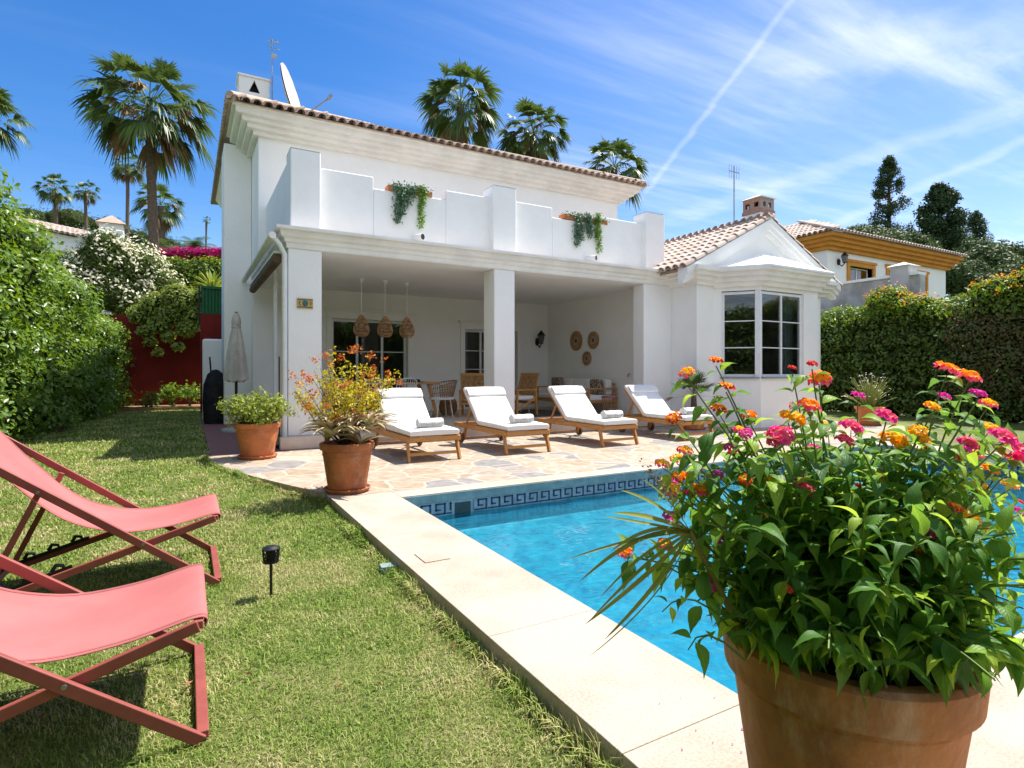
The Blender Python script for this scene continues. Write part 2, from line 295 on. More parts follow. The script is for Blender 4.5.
def lantana_leaf_mat():
    m, t, b = shader_mat('lantana_leaf'); uv = t.nodes.new('ShaderNodeUVMap'); s = t.nodes.new('ShaderNodeSeparateXYZ'); t.links.new(uv.outputs[0], s.inputs[0])
    av = M(t, 'ABSOLUTE', M(t, 'SUBTRACT', s.outputs[1], .5))
    fr = M(t, 'FRACT', M(t, 'SUBTRACT', M(t, 'MULTIPLY', s.outputs[0], 8), M(t, 'MULTIPLY', av, 5)))
    tri = M(t, 'ABSOLUTE', M(t, 'SUBTRACT', fr, .5))
    vein = M(t, 'MAXIMUM', ramp(t, tri, .10, .0), ramp(t, av, .05, .01))
    g = t.nodes.new('ShaderNodeNewGeometry')
    cr = t.nodes.new('ShaderNodeValToRGB'); e = cr.color_ramp.elements
    e[0].position = 0; e[0].color = (.045, .14, .02, 1); e[1].position = 1; e[1].color = (.27, .42, .04, 1)
    x = e.new(.5); x.color = (.085, .22, .025, 1); x = e.new(.8); x.color = (.20, .36, .03, 1)
    t.links.new(g.outputs['Random Per Island'], cr.inputs[0])
    hv = t.nodes.new('ShaderNodeHueSaturation'); t.links.new(cr.outputs[0], hv.inputs['Color']); t.links.new(M(t, 'MULTIPLY_ADD', vein, .35, 1), hv.inputs['Value'])
    t.links.new(hv.outputs[0], b.inputs['Base Color']); b.inputs['Roughness'].default_value = .50; b.inputs['Specular IOR Level'].default_value = .3
    bp = t.nodes.new('ShaderNodeBump'); bp.inputs['Strength'].default_value = .6; bp.inputs['Distance'].default_value = .0025; bp.invert = True
    t.links.new(vein, bp.inputs['Height']); t.links.new(bp.outputs[0], b.inputs['Normal'])
    tr = t.nodes.new('ShaderNodeBsdfTranslucent'); h2 = t.nodes.new('ShaderNodeHueSaturation'); h2.inputs['Value'].default_value = 2.1; h2.inputs['Hue'].default_value = .475
    t.links.new(hv.outputs[0], h2.inputs['Color']); t.links.new(h2.outputs[0], tr.inputs[0])
    ms = t.nodes.new('ShaderNodeMixShader'); ms.inputs[0].default_value = .38; t.links.new(b.outputs[0], ms.inputs[1]); t.links.new(tr.outputs[0], ms.inputs[2]); t.links.new(ms.outputs[0], t.nodes['Material Output'].inputs[0])
    return m
LANT = lantana_leaf_mat()
STEMG = mat('green_stem', (.14, .22, .04), .5, .3, .1, 10)
ALOE = mat('aloe_leaf', (.46, .47, .24), .5, .3, .1, 7, col2=(.50, .30, .20), island=.5)
AUTUMN = mat('red_young_leaf', (.60, .28, .04), .55, .3, .2, 8, island=.7, col2=(.42, .075, .03), trans=.3)
GOLD = mat('golden_leaf', (.62, .50, .04), .55, .3, .2, 8, island=.7, col2=(.34, .36, .04), trans=.3)
DRYB = mat('dry_palm_blade', (.11, .18, .025), .5, .3, .1, 4, island=.2, col2=(.36, .32, .06), trans=.2)
# ------------------------------------------------------------------ mesh helpers
def wloc(p):
    v = Vector((0, 0, 0))
    while p is not None: v += p.location; p = p.parent
    return v
class MB:
    def __init__(s): s.v = []; s.f = []; s.m = []; s.mi = 0
    def add(s, vs, fs):
        o = len(s.v); s.v += [tuple(p) for p in vs]; s.f += [tuple(i+o for i in f) for f in fs]; s.m += [s.mi]*len(fs); return s
    def box(s, x0, x1, y0, y1, z0, z1):
        return s.add([(x, y, z) for z in (z0, z1) for y in (y0, y1) for x in (x0, x1)],
              [(0, 2, 3, 1), (4, 5, 7, 6), (0, 1, 5, 4), (2, 6, 7, 3), (0, 4, 6, 2), (1, 3, 7, 5)])
    def bar(s, a, b, w, h, up=(0, 0, 1)):
        a, b = Vector(a), Vector(b); d = (b-a).normalized(); up = Vector(up)
        if abs(d.dot(up)) > .98: up = Vector((0, 1, 0))
        sx = d.cross(up).normalized()*w/2; uz = sx.cross(d).normalized()*h/2
        vs = [p+i*sx+j*uz for p in (a, b) for j in (-1, 1) for i in (-1, 1)]
        return s.add(vs, [(0, 1, 3, 2), (4, 6, 7, 5), (0, 4, 5, 1), (2, 3, 7, 6), (0, 2, 6, 4), (1, 5, 7, 3)])
    def prism(s, pts, z0, z1):
        n = len(pts); vs = [(x, y, z0) for x, y in pts]+[(x, y, z1) for x, y in pts]
        return s.add(vs, [tuple(range(n-1, -1, -1)), tuple(range(n, 2*n))]+[(i, (i+1) % n, n+(i+1) % n, n+i) for i in range(n)])
    def prism_y(s, pts, y0, y1):
        n = len(pts); vs = [(x, y0, z) for x, z in pts]+[(x, y1, z) for x, z in pts]
        return s.add(vs, [tuple(range(n)), tuple(range(2*n-1, n-1, -1))]+[(i, n+i, n+(i+1) % n, (i+1) % n) for i in range(n)])
    def tube(s, pts, r, n=8, cap=True):
        pts = [Vector(p) for p in pts]; k = len(pts); rs = r if hasattr(r, '__len__') else [r]*k
        up = None; vs = []
        for i, p in enumerate(pts):
            d = (pts[min(i+1, k-1)]-pts[max(i-1, 0)])
            d = d.normalized() if d.length > 1e-9 else Vector((0, 0, 1))
            if up is None: up = Vector((0, 0, 1)) if abs(d.z) < .9 else Vector((1, 0, 0))
            a = d.cross(up).normalized(); b = a.cross(d).normalized(); up = b
            for j in range(n):
                an = 2*math.pi*j/n; vs.append(p+(a*math.cos(an)+b*math.sin(an))*rs[i])
        fs = [(i*n+j, i*n+(j+1) % n, (i+1)*n+(j+1) % n, (i+1)*n+j) for i in range(k-1) for j in range(n)]
        if cap: fs += [tuple(range(n-1, -1, -1)), tuple(range((k-1)*n, k*n))]
        return s.add(vs, fs)
    def lathe(s, prof, c=(0, 0, 0), n=32, closed=False):
        vs = []; k = len(prof)
        for r, z in prof:
            for j in range(n): an = 2*math.pi*j/n; vs.append((c[0]+r*math.cos(an), c[1]+r*math.sin(an), c[2]+z))
        fs = [(i*n+j, i*n+(j+1) % n, (i+1)*n+(j+1) % n, (i+1)*n+j) for i in range(k-1) for j in range(n)]
        if not closed: fs += [tuple(range(n-1, -1, -1)), tuple(range((k-1)*n, k*n))]
        return s.add(vs, fs)
    def ball(s, c, rx, ry=None, rz=None, n=12, k=7, jit=0):
        ry = ry or rx; rz = rz or rx; vs = []
        for i in range(k+1):
            th = math.pi*i/k
            for j in range(n):
                q = 1+rnd.uniform(-jit, jit); an = 2*math.pi*j/n
                vs.append((c[0]+rx*q*math.sin(th)*math.cos(an), c[1]+ry*q*math.sin(th)*math.sin(an), c[2]+rz*q*math.cos(th)))
        return s.add(vs, [(i*n+j, (i+1)*n+j, (i+1)*n+(j+1) % n, i*n+(j+1) % n) for i in range(k) for j in range(n)])
def obj(name, mb, mats, parent=None, world=True, bevel=0., smooth=False, seg=2, label=None, recalc=True):
    me = bpy.data.meshes.new(name); off = wloc(parent) if (parent is not None and world) else Vector((0, 0, 0))
    me.from_pydata([(v[0]-off.x, v[1]-off.y, v[2]-off.z) for v in mb.v], [], mb.f)
    for m_ in (mats if isinstance(mats, (list, tuple)) else [mats]): me.materials.append(m_)
    if isinstance(mats, (list, tuple)): me.polygons.foreach_set('material_index', mb.m)
    me.update()
    bm = bmesh.new(); bm.from_mesh(me); bmesh.ops.remove_doubles(bm, verts=bm.verts, dist=1e-5) if smooth else None
    if recalc: bmesh.ops.recalc_face_normals(bm, faces=bm.faces)
    bm.to_mesh(me); bm.free()
    if smooth: me.polygons.foreach_set('use_smooth', [True]*len(me.polygons))
    o = bpy.data.objects.new(name, me); COL.objects.link(o); o.parent = parent
    if smooth: me.set_sharp_from_angle(angle=R(45)) if hasattr(me, 'set_sharp_from_angle') else None
    if bevel:
        b = o.modifiers.new('bevel', 'BEVEL'); b.width = bevel; b.segments = seg; b.limit_method = 'ANGLE'; b.angle_limit = R(40)
        me.polygons.foreach_set('use_smooth', [True]*len(me.polygons)); b.harden_normals = True
    if label: o['label'] = label
    return o
def npobj(name, V, Fc, m, parent=None, world=True, uv=None, smooth=False):
    V = np.asarray(V, dtype=np.float32).reshape(-1, 3); Fc = np.asarray(Fc, dtype=np.int32)
    if parent is not None and world: V = V-np.array(wloc(parent), dtype=np.float32)
    me = bpy.data.meshes.new(name); k = Fc.shape[1]
    me.vertices.add(len(V)); me.vertices.foreach_set('co', V.ravel())
    me.loops.add(Fc.size); me.loops.foreach_set('vertex_index', Fc.ravel())
    me.polygons.add(len(Fc)); me.polygons.foreach_set('loop_start', np.arange(0, Fc.size, k, dtype=np.int32))
    if smooth: me.polygons.foreach_set('use_smooth', np.ones(len(Fc), dtype=bool))
    if uv is not None:
        u = me.uv_layers.new(name='uv'); u.data.foreach_set('uv', np.asarray(uv, dtype=np.float32)[Fc.ravel()].ravel())
    me.materials.append(m); me.update(calc_edges=True); me.validate()
    o = bpy.data.objects.new(name, me); COL.objects.link(o); o.parent = parent
    return o
def tag(o, label, cat, group=None):
    o['label'] = label; o['category'] = cat
    if group: o['group'] = group
    return o
def thing(name, label, cat, loc=(0, 0, 0), group=None):
    o = bpy.data.objects.new(name, None); COL.objects.link(o); o.location = loc; o.empty_display_size = .2
    return tag(o, label, cat, group)
def struct(o, kind='structure'): o['kind'] = kind; return o
def kids(o): return [c for c in COL.objects if c.parent == o]
def copy_tree(o, parent=None):
    c = o.copy(); COL.objects.link(c); c.parent = parent
    for ch in kids(o): copy_tree(ch, c)
    return c
def unit(v): return v/np.maximum(np.linalg.norm(v, axis=-1, keepdims=True), 1e-9)
def frames(d, nrm):
    x = unit(d); y = unit(np.cross(nrm, x)); z = np.cross(x, y); return np.stack([x, y, z], axis=-1)
def scatter(T, TF, pos, fr, size):
    n = len(pos); V = np.einsum('nij,kj->nki', fr, T)*np.asarray(size).reshape(n, 1, -1)+pos[:, None, :]
    Fq = (TF[None]+(np.arange(n)*len(T))[:, None, None]).reshape(-1, TF.shape[1]); return V.reshape(-1, 3), Fq
LEAF4 = np.array([(0, 0, 0), (.5, -.26, .07), (1, 0, -.06), (.5, .26, .07)], dtype=float); LEAF4F = np.array([(0, 1, 2), (0, 2, 3)])
LEAFN = np.array([(0, 0, 0), (.5, -.13, .03), (1, 0, -.1), (.5, .13, .03)], dtype=float)
def rdirs(n): return unit(nrg.normal(size=(n, 3)))
def leaf_cloud(name, pos, out_n, size, m, parent=None, T=LEAF4, jitter=.8, up=0.25, world=True, lo=.6):
    n = len(pos); nn = unit(np.asarray(out_n)+rdirs(n)*jitter+np.array([0, 0, up])); d = unit(np.cross(nn, rdirs(n)))
    s = size*nrg.uniform(lo, 1.25, size=(n, 1)); V, Fq = scatter(T, LEAF4F, np.asarray(pos), frames(d, nn), s)
    return npobj(name, V, Fq, m, parent, world)
def clumpy(n, centers, radii, shell=.55):
    idx = nrg.integers(0, len(centers), n); d = rdirs(n); r = nrg.uniform(shell, 1.0, (n, 1))**.7
    return np.array(centers)[idx]+d*np.array(radii).reshape(len(centers), -1)[idx]*r, d
# ------------------------------------------------------------------ ground
POOL = (1.79, 10.0, 1.15, 5.32)
def lawn_z(x, y):
    s = min(1, max(0, (y-5.7)/3.0)); s = s*s*(3-2*s); return -.10+.085*s
g = MB(); BIG = 1500; zb = -.22
for a in ((-BIG, POOL[0]-.1, -BIG, BIG), (POOL[1]+.1, BIG, -BIG, BIG), (POOL[0]-.1, POOL[1]+.1, -BIG, POOL[2]-.1), (POOL[0]-.1, POOL[1]+.1, POOL[3]+.1, BIG)):
    g.add([(a[0], a[2], zb), (a[1], a[2], zb), (a[1], a[3], zb), (a[0], a[3], zb)], [(0, 1, 2, 3)])
struct(obj('ground', g, mat('far_ground', (.11, .13, .05), .9, .1, .3, .2, .4, 3)))
def grid_sheet(name, x0, x1, y0, y1, st, zf, m):
    nx = int((x1-x0)/st)+1; ny = int((y1-y0)/st)+1; b = MB(); vs = []
    for j in range(ny+1):
        for i in range(nx+1):
            x = min(x1, x0+i*st); y = min(y1, y0+j*st); vs.append((x, y, zf(x, y)+rnd.uniform(-.006, .006)))
    b.add(vs, [(j*(nx+1)+i, j*(nx+1)+i+1, (j+1)*(nx+1)+i+1, (j+1)*(nx+1)+i) for j in range(ny) for i in range(nx)])
    return struct(obj(name, b, m, smooth=True, recalc=False))
grid_sheet('lawn', -6, 1.25, -2, 21.0, .15, lawn_z, LAWN)
grid_sheet('lawn', 10.52, 17.6, -2, 14, .3, lambda x, y: -.03, LAWN)
# patio edge to the lawn (x as a function of y)
EDGE = [(5.6, 1.19), (5.9, 1.19), (6.4, .98), (7.25, .66), (8.0, .42), (8.66, .26), (9.25, .22)]
def edge_x(y):
    for (a, xa), (b, xb) in zip(EDGE, EDGE[1:]):
        if a <= y <= b: return xa+(xb-xa)*(y-a)/(b-a)
    return 1.19 if y < 5.6 else .3
poly = [(x, y) for y, x in EDGE]+[(1.36, 9.25), (1.36, 9.6), (9.7, 9.6), (9.7, 8.95), (13.9, 8.95), (13.9, 6.6), (12.4, 5.62), (1.19, 5.62)]
struct(obj('flagstone_patio', MB().prism(poly[::-1], -.1, -.004), FLAG))
struct(obj('brick_path', MB().box(.30, 1.36, 9.255, 16.2, -.1, -.002), BPAVE))
struct(obj('garden_bed', MB().box(-6, 1.3, 21.0, 22.4, -.1, .10), TAN))
cp = MB(); x0, x1, y0, y1 = POOL; g_ = .0012
def slab(a, b, c, d): cp.box(a+g_, b-g_, c+g_, d-g_, -.13, 0)
ys = [-2.2, -.4, 1.4, 2.32, 4.1, 5.60]
for a, b in zip(ys, ys[1:]): slab(1.19, x0, a, b)
xs = [x0, 3.6, 5.4, 7.2, 9.0, 10.55]
for a, b in zip(xs, xs[1:]): slab(a, b, y1, 5.60)
for a, b in zip(xs, xs[1:]):
    slab(a, b, -1.2, y0); slab(a, b, -3.2, -1.2)
for a, b in ((y0, 2.6), (2.6, 4.1), (4.1, y1)): slab(x1, 10.55, a, b)
struct(obj('pool_coping', cp, COPING, bevel=.004))
obj_lid = tag(obj('drain_lid', MB().box(1.30, 1.47, 3.40, 3.60, 0, .006), COPING, bevel=.002), 'small square stone access lid set in the pool edge', 'lid')
pb = MB(); rings = []
for inset, z_ in ((-.02, -.13), (-.02, -.36), (.08, -.44), (.35, -.56), (.8, -.74), (1.3, -.90), (1.9, -1.0)):
    rings.append([(x0+inset, y0+inset, z_), (x1-inset, y0+inset, z_), (x1-inset, y1-inset, z_), (x0+inset, y1-inset, z_)])
pb.add([p for r_ in rings for p in r_], [(k*4+a, k*4+(a+1) % 4, (k+1)*4+(a+1) % 4, (k+1)*4+a) for k in range(len(rings)-1) for a in range(4)]+[tuple(range(4*len(rings)-4, 4*len(rings)))])
struct(obj('pool_basin', pb, MOSAIC, smooth=True))
tb = MB(); tb.box(x0, x1, y1-.008, y1+.01, -.094, -.012); tb.box(x1-.006, x1+.01, y0, y1-.008, -.094, -.012)
struct(obj('pool_rim_tile', tb, TEALT))
kb = MB(); kb.box(x0, x1, y1-.004, y1+.012, -.27, -.096); kb.box(x1-.004, x1+.012, y0, y1-.004, -.27, -.096)
struct(obj('pool_band', kb, KEYL))
KEY = [(0, 1, 0, .13), (.87, 1, 0, 1), (.25, 1, .87, 1), (.25, .38, .35, 1), (.25, .66, .35, .48)]   # meander unit
kd = MB(); un = .155; hh = .112
for i in range(int((x1-x0)/un)):
    for a, b, c, e in KEY: kd.box(x0+(i+a*.96)*un, x0+(i+b*.96)*un, y1-.0075, y1-.004, -.219+c*hh, -.219+e*hh)
for i in range(int((y1-y0)/un)):
    for a, b, c, e in KEY: kd.box(x1-.0075, x1-.004, y0+(i+a*.96)*un, y0+(i+b*.96)*un, -.219+c*hh, -.219+e*hh)
struct(obj('pool_key_pattern', kd, KEYD))
sk = thing('pool_skimmer', 'dark skimmer opening in the blue tile band', 'skimmer', (2.40, y1, -.18))
obj('frame', MB().box(2.31, 2.34, y1-.014, y1-.009, -.25, -.10).box(2.52, 2.55, y1-.014, y1-.009, -.25, -.10).box(2.34, 2.52, y1-.014, y1-.009, -.115, -.10), KEYL, sk)
obj('opening', MB().box(2.34, 2.52, y1-.0125, y1-.009, -.27, -.115), mat('skimmer_shadow', (.05, .09, .09), .5), sk)
wv = grid_sheet('water', x0-.01, x1+.01, y0-.01, y1+.01, .25, lambda x, y: -.228, WATER)
# ------------------------------------------------------------------ grass blades
def in_lawn(x, y):
    if x > 1.17: return False
    if y > 5.6 and y <= 9.25 and x > edge_x(y)-.01: return False
    if y > 9.25 and x > .30: return False
    return True
def grass():
    P_ = []; S_ = []; Wd = []
    def patch(ya, yb, xl, dens, h, w):
        n = int((yb-ya)*(1.19-xl)*dens); xs_ = nrg.uniform(xl, 1.19, n); ys_ = nrg.uniform(ya, yb, n)
        for x, y in zip(xs_, ys_):
            if x < -1.0*y-.6 or not in_lawn(x, y): continue
            if x < (y*(-.30)-.8): continue
            P_.append((x, y, lawn_z(x, y)-.004)); S_.append(h*rnd.uniform(.5, 1.25)); Wd.append(w)
    patch(.9, 2.6, -1.8, 13000, .030, .0036); patch(2.6, 4.2, -2.2, 8500, .032, .005)
    patch(4.2, 6.5, -2.8, 4200, .036, .008); patch(6.5, 10, -3.6, 1800, .04, .012); patch(10, 21, -4.5, 500, .05, .022)
    # longer fringe along the coping and patio edges
    for i in range(6500):
        y = rnd.uniform(1.0, 9.2); x = min(1.185, edge_x(y) if y > 5.6 else 1.19)-abs(rnd.gauss(0, .025))-.004
        if x > 1.186: continue
        P_.append((x, y, lawn_z(x, y))); S_.append(rnd.uniform(.04, .09+.07*max(0, math.sin(y*7.3)*math.sin(y*2.9+1)))*(1 if y < 5 else .8)); Wd.append(.005 if y < 4 else .008)
    p = np.array(P_); n = len(p); s = np.array(S_)[:, None]; w = np.array(Wd)[:, None]
    az = nrg.uniform(0, 2*math.pi, n); dr = np.stack([np.cos(az), np.sin(az), np.zeros(n)], 1); sd_ = np.stack([-np.sin(az), np.cos(az), np.zeros(n)], 1)
    lean = nrg.uniform(.1, 1.3, (n, 1)); z = np.array([[0, 0, 1.]])
    mid = p+(z*.55+dr*lean*.35)*s; tip = p+(z*np.clip(1-lean*.45, .3, 1)+dr*lean)*s
    V = np.stack([p-sd_*w/2, p+sd_*w/2, mid+sd_*w*.4, mid-sd_*w*.4, tip], 1).reshape(-1, 3)
    Fq = (np.array([(0, 1, 2), (0, 2, 3), (3, 2, 4)])[None]+(np.arange(n)*5)[:, None, None]).reshape(-1, 3)
    o = npobj('grass', V, Fq, BLADE); tag(o, 'short mown green and straw coloured grass of the lawn', 'grass'); o['kind'] = 'stuff'
grass()
lv = MB()
for i in range(60):
    x, y = rnd.uniform(-1.2, 1.1), rnd.uniform(1.3, 7)
    if not in_lawn(x, y): continue
    a = rnd.uniform(0, 6); l = rnd.uniform(.012, .03); z = lawn_z(x, y)+.03
    lv.add([(x, y, z), (x+l*math.cos(a), y+l*math.sin(a), z+.008), (x+l*1.6*math.cos(a+.3), y+l*1.6*math.sin(a+.3), z), (x+l*math.cos(a+.7), y+l*math.sin(a+.7), z+.005)], [(0, 1, 2, 3)])
o = obj('fallen_leaves', lv, mat('fallen_leaf', (.30, .12, .06), .8, .1, .3, 20)); tag(o, 'scattered small brown dry leaves on the lawn', 'leaves'); o['kind'] = 'stuff'
# ------------------------------------------------------------------ villa
V_ = thing('villa', 'white two storey villa with porch, stepped roof terrace parapet and bay window', 'house', (5.5, 12, 0))
FL = .185
def tiles(mb, origin, along, upv, width, length, pitch=.21, row=.36, clip=None, r=.085):
    o = Vector(origin); a = Vector(along).normalized(); u = Vector(upv).normalized(); n = a.cross(u).normalized()
    if n.z < 0: n = -n
    nc = int(width/pitch)+1; nr = int(length/row)+1
    for i in range(nc):
        for j in range(nr):
            s_ = i*pitch; q = j*row
            if clip and not clip(s_, q): continue
            c = o+a*s_; k = 6; vs = []
            for e, (qq, rr, lift) in enumerate(((q-.03, r*1.12, .016), (q+row, r*.92, 0.0))):
                for m_ in range(k+1):
                    an = math.pi*m_/k; vs.append(c+u*qq+a*math.cos(an)*rr+n*(math.sin(an)*rr+lift+rnd.uniform(-.003, .003)))
                for m_ in range(k+1):
                    an = math.pi*m_/k; vs.append(c+u*qq+a*math.cos(an)*rr*.8+n*(math.sin(an)*rr*.8+lift))
            fs = [(m_, m_+1, 14+m_+1, 14+m_) for m_ in range(k)]+[(7+m_, 14+7+m_, 14+8+m_, 8+m_) for m_ in range(k)]+[(m_, 7+m_, 8+m_, m_+1) for m_ in range(k)]
            mb.add(vs, fs)
            # channel tile
            c2 = c+a*pitch/2; vs = []
            for e, (qq, rr, lift) in enumerate(((q-.06, r*.95, .03), (q+row, r*.95, .012))):
                for m_ in range(5):
                    an = math.pi*(1+m_/4); vs.append(c2+u*qq+a*math.cos(an)*rr+n*(math.sin(an)*rr*.7+rr*.55+lift-.02))
            mb.add(vs, [(m_, m_+1, 5+m_+1, 5+m_) for m_ in range(4)])
def steps_path(mb, path, prof):
    """sweep a stepped profile (out, z) along an open path of outer-wall corners, mitred"""
    n = len(path); rings = []
    for i in range(n):
        p = Vector(path[i]).to_2d() if len(path[i]) == 3 else Vector(path[i])
        def nrm(a, b): d = (Vector(b)-Vector(a)).normalized(); return Vector((d.y, -d.x))
        if i == 0: m = nrm(path[0], path[1]); sc = 1
        elif i == n-1: m = nrm(path[-2], path[-1]); sc = 1
        else:
            n1, n2 = nrm(path[i-1], path[i]), nrm(path[i], path[i+1]); m = (n1+n2).normalized(); sc = 1/max(.3, m.dot(n1))
        rings.append([(p.x+m.x*o_*sc, p.y+m.y*o_*sc, z_) for o_, z_ in prof])
    k = len(prof); vs = [q for r_ in rings for q in r_]
    fs = [(i*k+j, i*k+(j+1) % k, (i+1)*k+(j+1) % k, (i+1)*k+j) for i in range(n-1) for j in range(k)]+[tuple(range(k)), tuple(range(n*k-1, (n-1)*k-1, -1))]
    mb.add(vs, fs)
def stepprof(o0, o1, z0, z1, n):
    """closed stepped profile rising outwards"""
    pr = [(-.02, z0)]
    for i in range(n):
        o_ = o0+(o1-o0)*(i+1)/n; za = z0+(z1-z0)*i/n; zb_ = z0+(z1-z0)*(i+1)/n
        pr += [(o_, za), (o_+.006, za+.012), (o_+.006, zb_-.02)]
    return pr+[(o1+.006, z1), (-.02, z1)]
# ground floor shell with openings
def wall_with_holes(mb, axis, c, th, a0, a1, z0, z1, holes):
    """wall on plane axis=c spanning a0..a1; holes (a,b,za,zb)"""
    cuts = sorted({a0, a1, *[h[0] for h in holes], *[h[1] for h in holes]})
    for p, q in zip(cuts, cuts[1:]):
        hs_ = sorted([(h[2], h[3]) for h in holes if h[0] <= p+1e-6 and h[1] >= q-1e-6]); z = z0
        for za, zb2 in hs_+[(z1, z1)]:
            if za > z+1e-6:
                if axis == 'y': mb.box(p, q, c, c+th, z, za)
                else: mb.box(c, c+th, p, q, z, za)
            z = max(z, zb2)
BACK = 14.2
WIN1 = (3.05, 4.95, FL, 2.50); WIN2 = (6.56, 8.20, FL, 2.36)
wl = MB(); wall_with_holes(wl, 'y', BACK, .25, 1.30, 9.30, 0, 3.17, [WIN1, WIN2])
obj('wall', wl, WHITE, V_)
obj('wall', MB().box(9.25, 9.63, 9.95, 14.2, 0, 3.17), WHITE, V_)          # inner right wall of the porch
obj('chimney_breast', MB().box(.735, 1.305, 14.6, 15.7, 0, 6.42), WHITE, V_, bevel=.015)
obj('wall', MB().box(1.302, 1.45, 14.46, 20.3, 0, 3.18), WHITE, V_)
obj('wall', MB().box(1.31, 11.06, 13.2, 20.3, 3.2, 6.5), WHITE, V_, bevel=.02)   # upper storey
# rooms behind glass: dark back panel, floor
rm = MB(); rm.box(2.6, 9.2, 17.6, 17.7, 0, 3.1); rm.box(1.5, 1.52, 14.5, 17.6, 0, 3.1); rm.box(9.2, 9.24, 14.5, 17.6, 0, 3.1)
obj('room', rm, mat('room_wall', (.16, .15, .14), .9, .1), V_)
# porch slab, ceiling, columns
obj('porch_floor', MB().box(1.29, 9.62, 9.48, 14.2, 0.0, FL), [FLOORT], V_)
obj('porch_step', MB().box(1.24, 9.62, 9.40, 9.52, -.003, FL+.004), PLINTH, V_, bevel=.012)
obj('porch_ceiling', MB().box(1.45, 9.3, 9.9, 14.2, 3.17, 3.3), WHITE, V_)
obj('beam', MB().box(1.38, 9.63, 9.60, 9.9, 3.15, 3.44).box(1.38, 1.68, 9.9, 14.2, 3.12, 3.44), WHITE, V_)
def column(xa, xb, ya, yb):
    c = MB().box(xa, xb, ya, yb, FL, 3.152)
    o = obj('column', c, WHITE, V_, bevel=.018); return o
column(1.385, 1.90, 9.60, 10.1); column(5.05, 5.50, 9.60, 10.05)
obj('column', MB().box(8.78, 9.63, 9.60, 9.95, 0, 3.152), WHITE, V_, bevel=.015)
# terrace ledge / cornice running round the porch and the wing
PROF = [(-.05, 3.16), (.02, 3.16), (.025, 3.23), (.055, 3.25), (.06, 3.30), (.11, 3.33), (.13, 3.41), (.19, 3.42), (.19, 3.468), (-.05, 3.475)]
lg = MB(); steps_path(lg, [(1.38, 14.3), (1.38, 9.60), (9.655, 9.60)], PROF)
obj('cornice', lg, CREAM, V_)
obj('terrace_slab', MB().box(1.36, 9.6, 9.62, 13.2, 3.30, 3.46), mat('terrace_tile', (.50, .45, .41), .8), V_)
WX0, WX1, WY = 9.63, 14.07, 8.87; BAYX0, BAYX1, BAYY = 10.16, 13.54, 8.12
WPROF = stepprof(.0, .30, 3.10, 3.47, 4)
wc = MB(); steps_path(wc, [(WX0, 9.70), (WX0, WY), (WX0+.5, WY)], WPROF); obj('cornice', wc, CREAM, V_); wc = MB(); steps_path(wc, [(WX1-.5, WY), (WX1, WY), (WX1, 13)], WPROF)
obj('cornice', wc, CREAM, V_)
# wing walls
wg = MB()
wg.prism([(WX0, WY), (WX0+.53, WY), (WX0+.53, WY+.2), (WX0+.2, WY+.2), (WX0+.2, 9.70), (WX0, 9.70)], -.05, 3.3); obj('wall', wg, WHITE, V_)
wg = MB().prism([(WX1-.53, WY), (WX1, WY), (WX1, 14), (WX1-.2, 14), (WX1-.2, WY+.2), (WX1-.53, WY+.2)], -.05, 3.3); obj('wall', wg, WHITE, V_)
ZE, ZA, XA = 3.43, 4.80, 11.85       # eave, apex
SL = (ZA-ZE)/(XA-9.12)
gb = MB().prism_y([(WX0, 3.3), (WX1, 3.3), (WX1, ZE+SL*(WX0-9.12)), (XA, ZA-.02), (WX0, ZE+SL*(WX0-9.12))], WY, WY+.2)
obj('gable', gb, WHITE, V_)
rk = MB()
for s_ in (1, -1):       # raking mouldings
    for k, (o1, dz0, dz1) in enumerate(((.10, -.36, -.26), (.16, -.26, -.16), (.22, -.16, -.02))):
        X0 = XA-s_*2.73; rk.add([(X0, WY-o1, ZE+dz0), (XA, WY-o1, ZA+dz0), (XA, WY-o1, ZA+dz1), (X0, WY-o1, ZE+dz1),
                (X0, WY+.05, ZE+dz0), (XA, WY+.05, ZA+dz0), (XA, WY+.05, ZA+dz1), (X0, WY+.05, ZE+dz1)],
               [(0, 1, 2, 3), (7, 6, 5, 4), (0, 4, 5, 1), (3, 2, 6, 7), (0, 3, 7, 4), (1, 5, 6, 2)])
obj('rake_moulding', rk, WHITE, V_)
wr = MB(); uL = Vector((XA-9.12, 0, ZA-ZE)); 
tiles(wr, (9.10, 8.72, ZE-.02), (0, 1, 0), uL, 5.4, uL.length-.1)
tiles(wr, (14.60, 8.72, ZE-.02), (0, 1, 0), (-(XA-9.12), 0, ZA-ZE), 5.4, uL.length-.1)
rf = obj('roof', wr, TILEL, V_, smooth=True)
rp = MB(); 
for s_ in (1, -1):
    X0 = XA-s_*2.70
    rp.add([(X0, 8.68, ZE-.03), (X0, 14.5, ZE-.03), (XA, 14.5, ZA-.03), (XA, 8.68, ZA-.03), (X0, 8.68, ZE-.09), (X0, 14.5, ZE-.09), (XA, 14.5, ZA-.09), (XA, 8.68, ZA-.09)],
           [(0, 1, 2, 3), (7, 6, 5, 4), (0, 3, 7, 4), (0, 4, 5, 1), (1, 5, 6, 2), (2, 6, 7, 3)])
obj('roof_deck', rp, mat('roof_mortar', (.45, .33, .26), .9), rf)
rd = MB()
for i in range(15): rd.tube([(XA, 8.66+i*.36, ZA+.015), (XA, 8.66+i*.36+.38, ZA+.0)], [.11, .095], 10)
obj('ridge', rd, TILE, rf, smooth=True)
ch = obj('chimney', MB().box(11.98, 12.48, 9.05, 9.55, 4.4, 5.05), WHITE, rf, bevel=.01)
cb = MB(); cb.box(11.96, 12.50, 9.03, 9.57, 5.05, 5.13); 
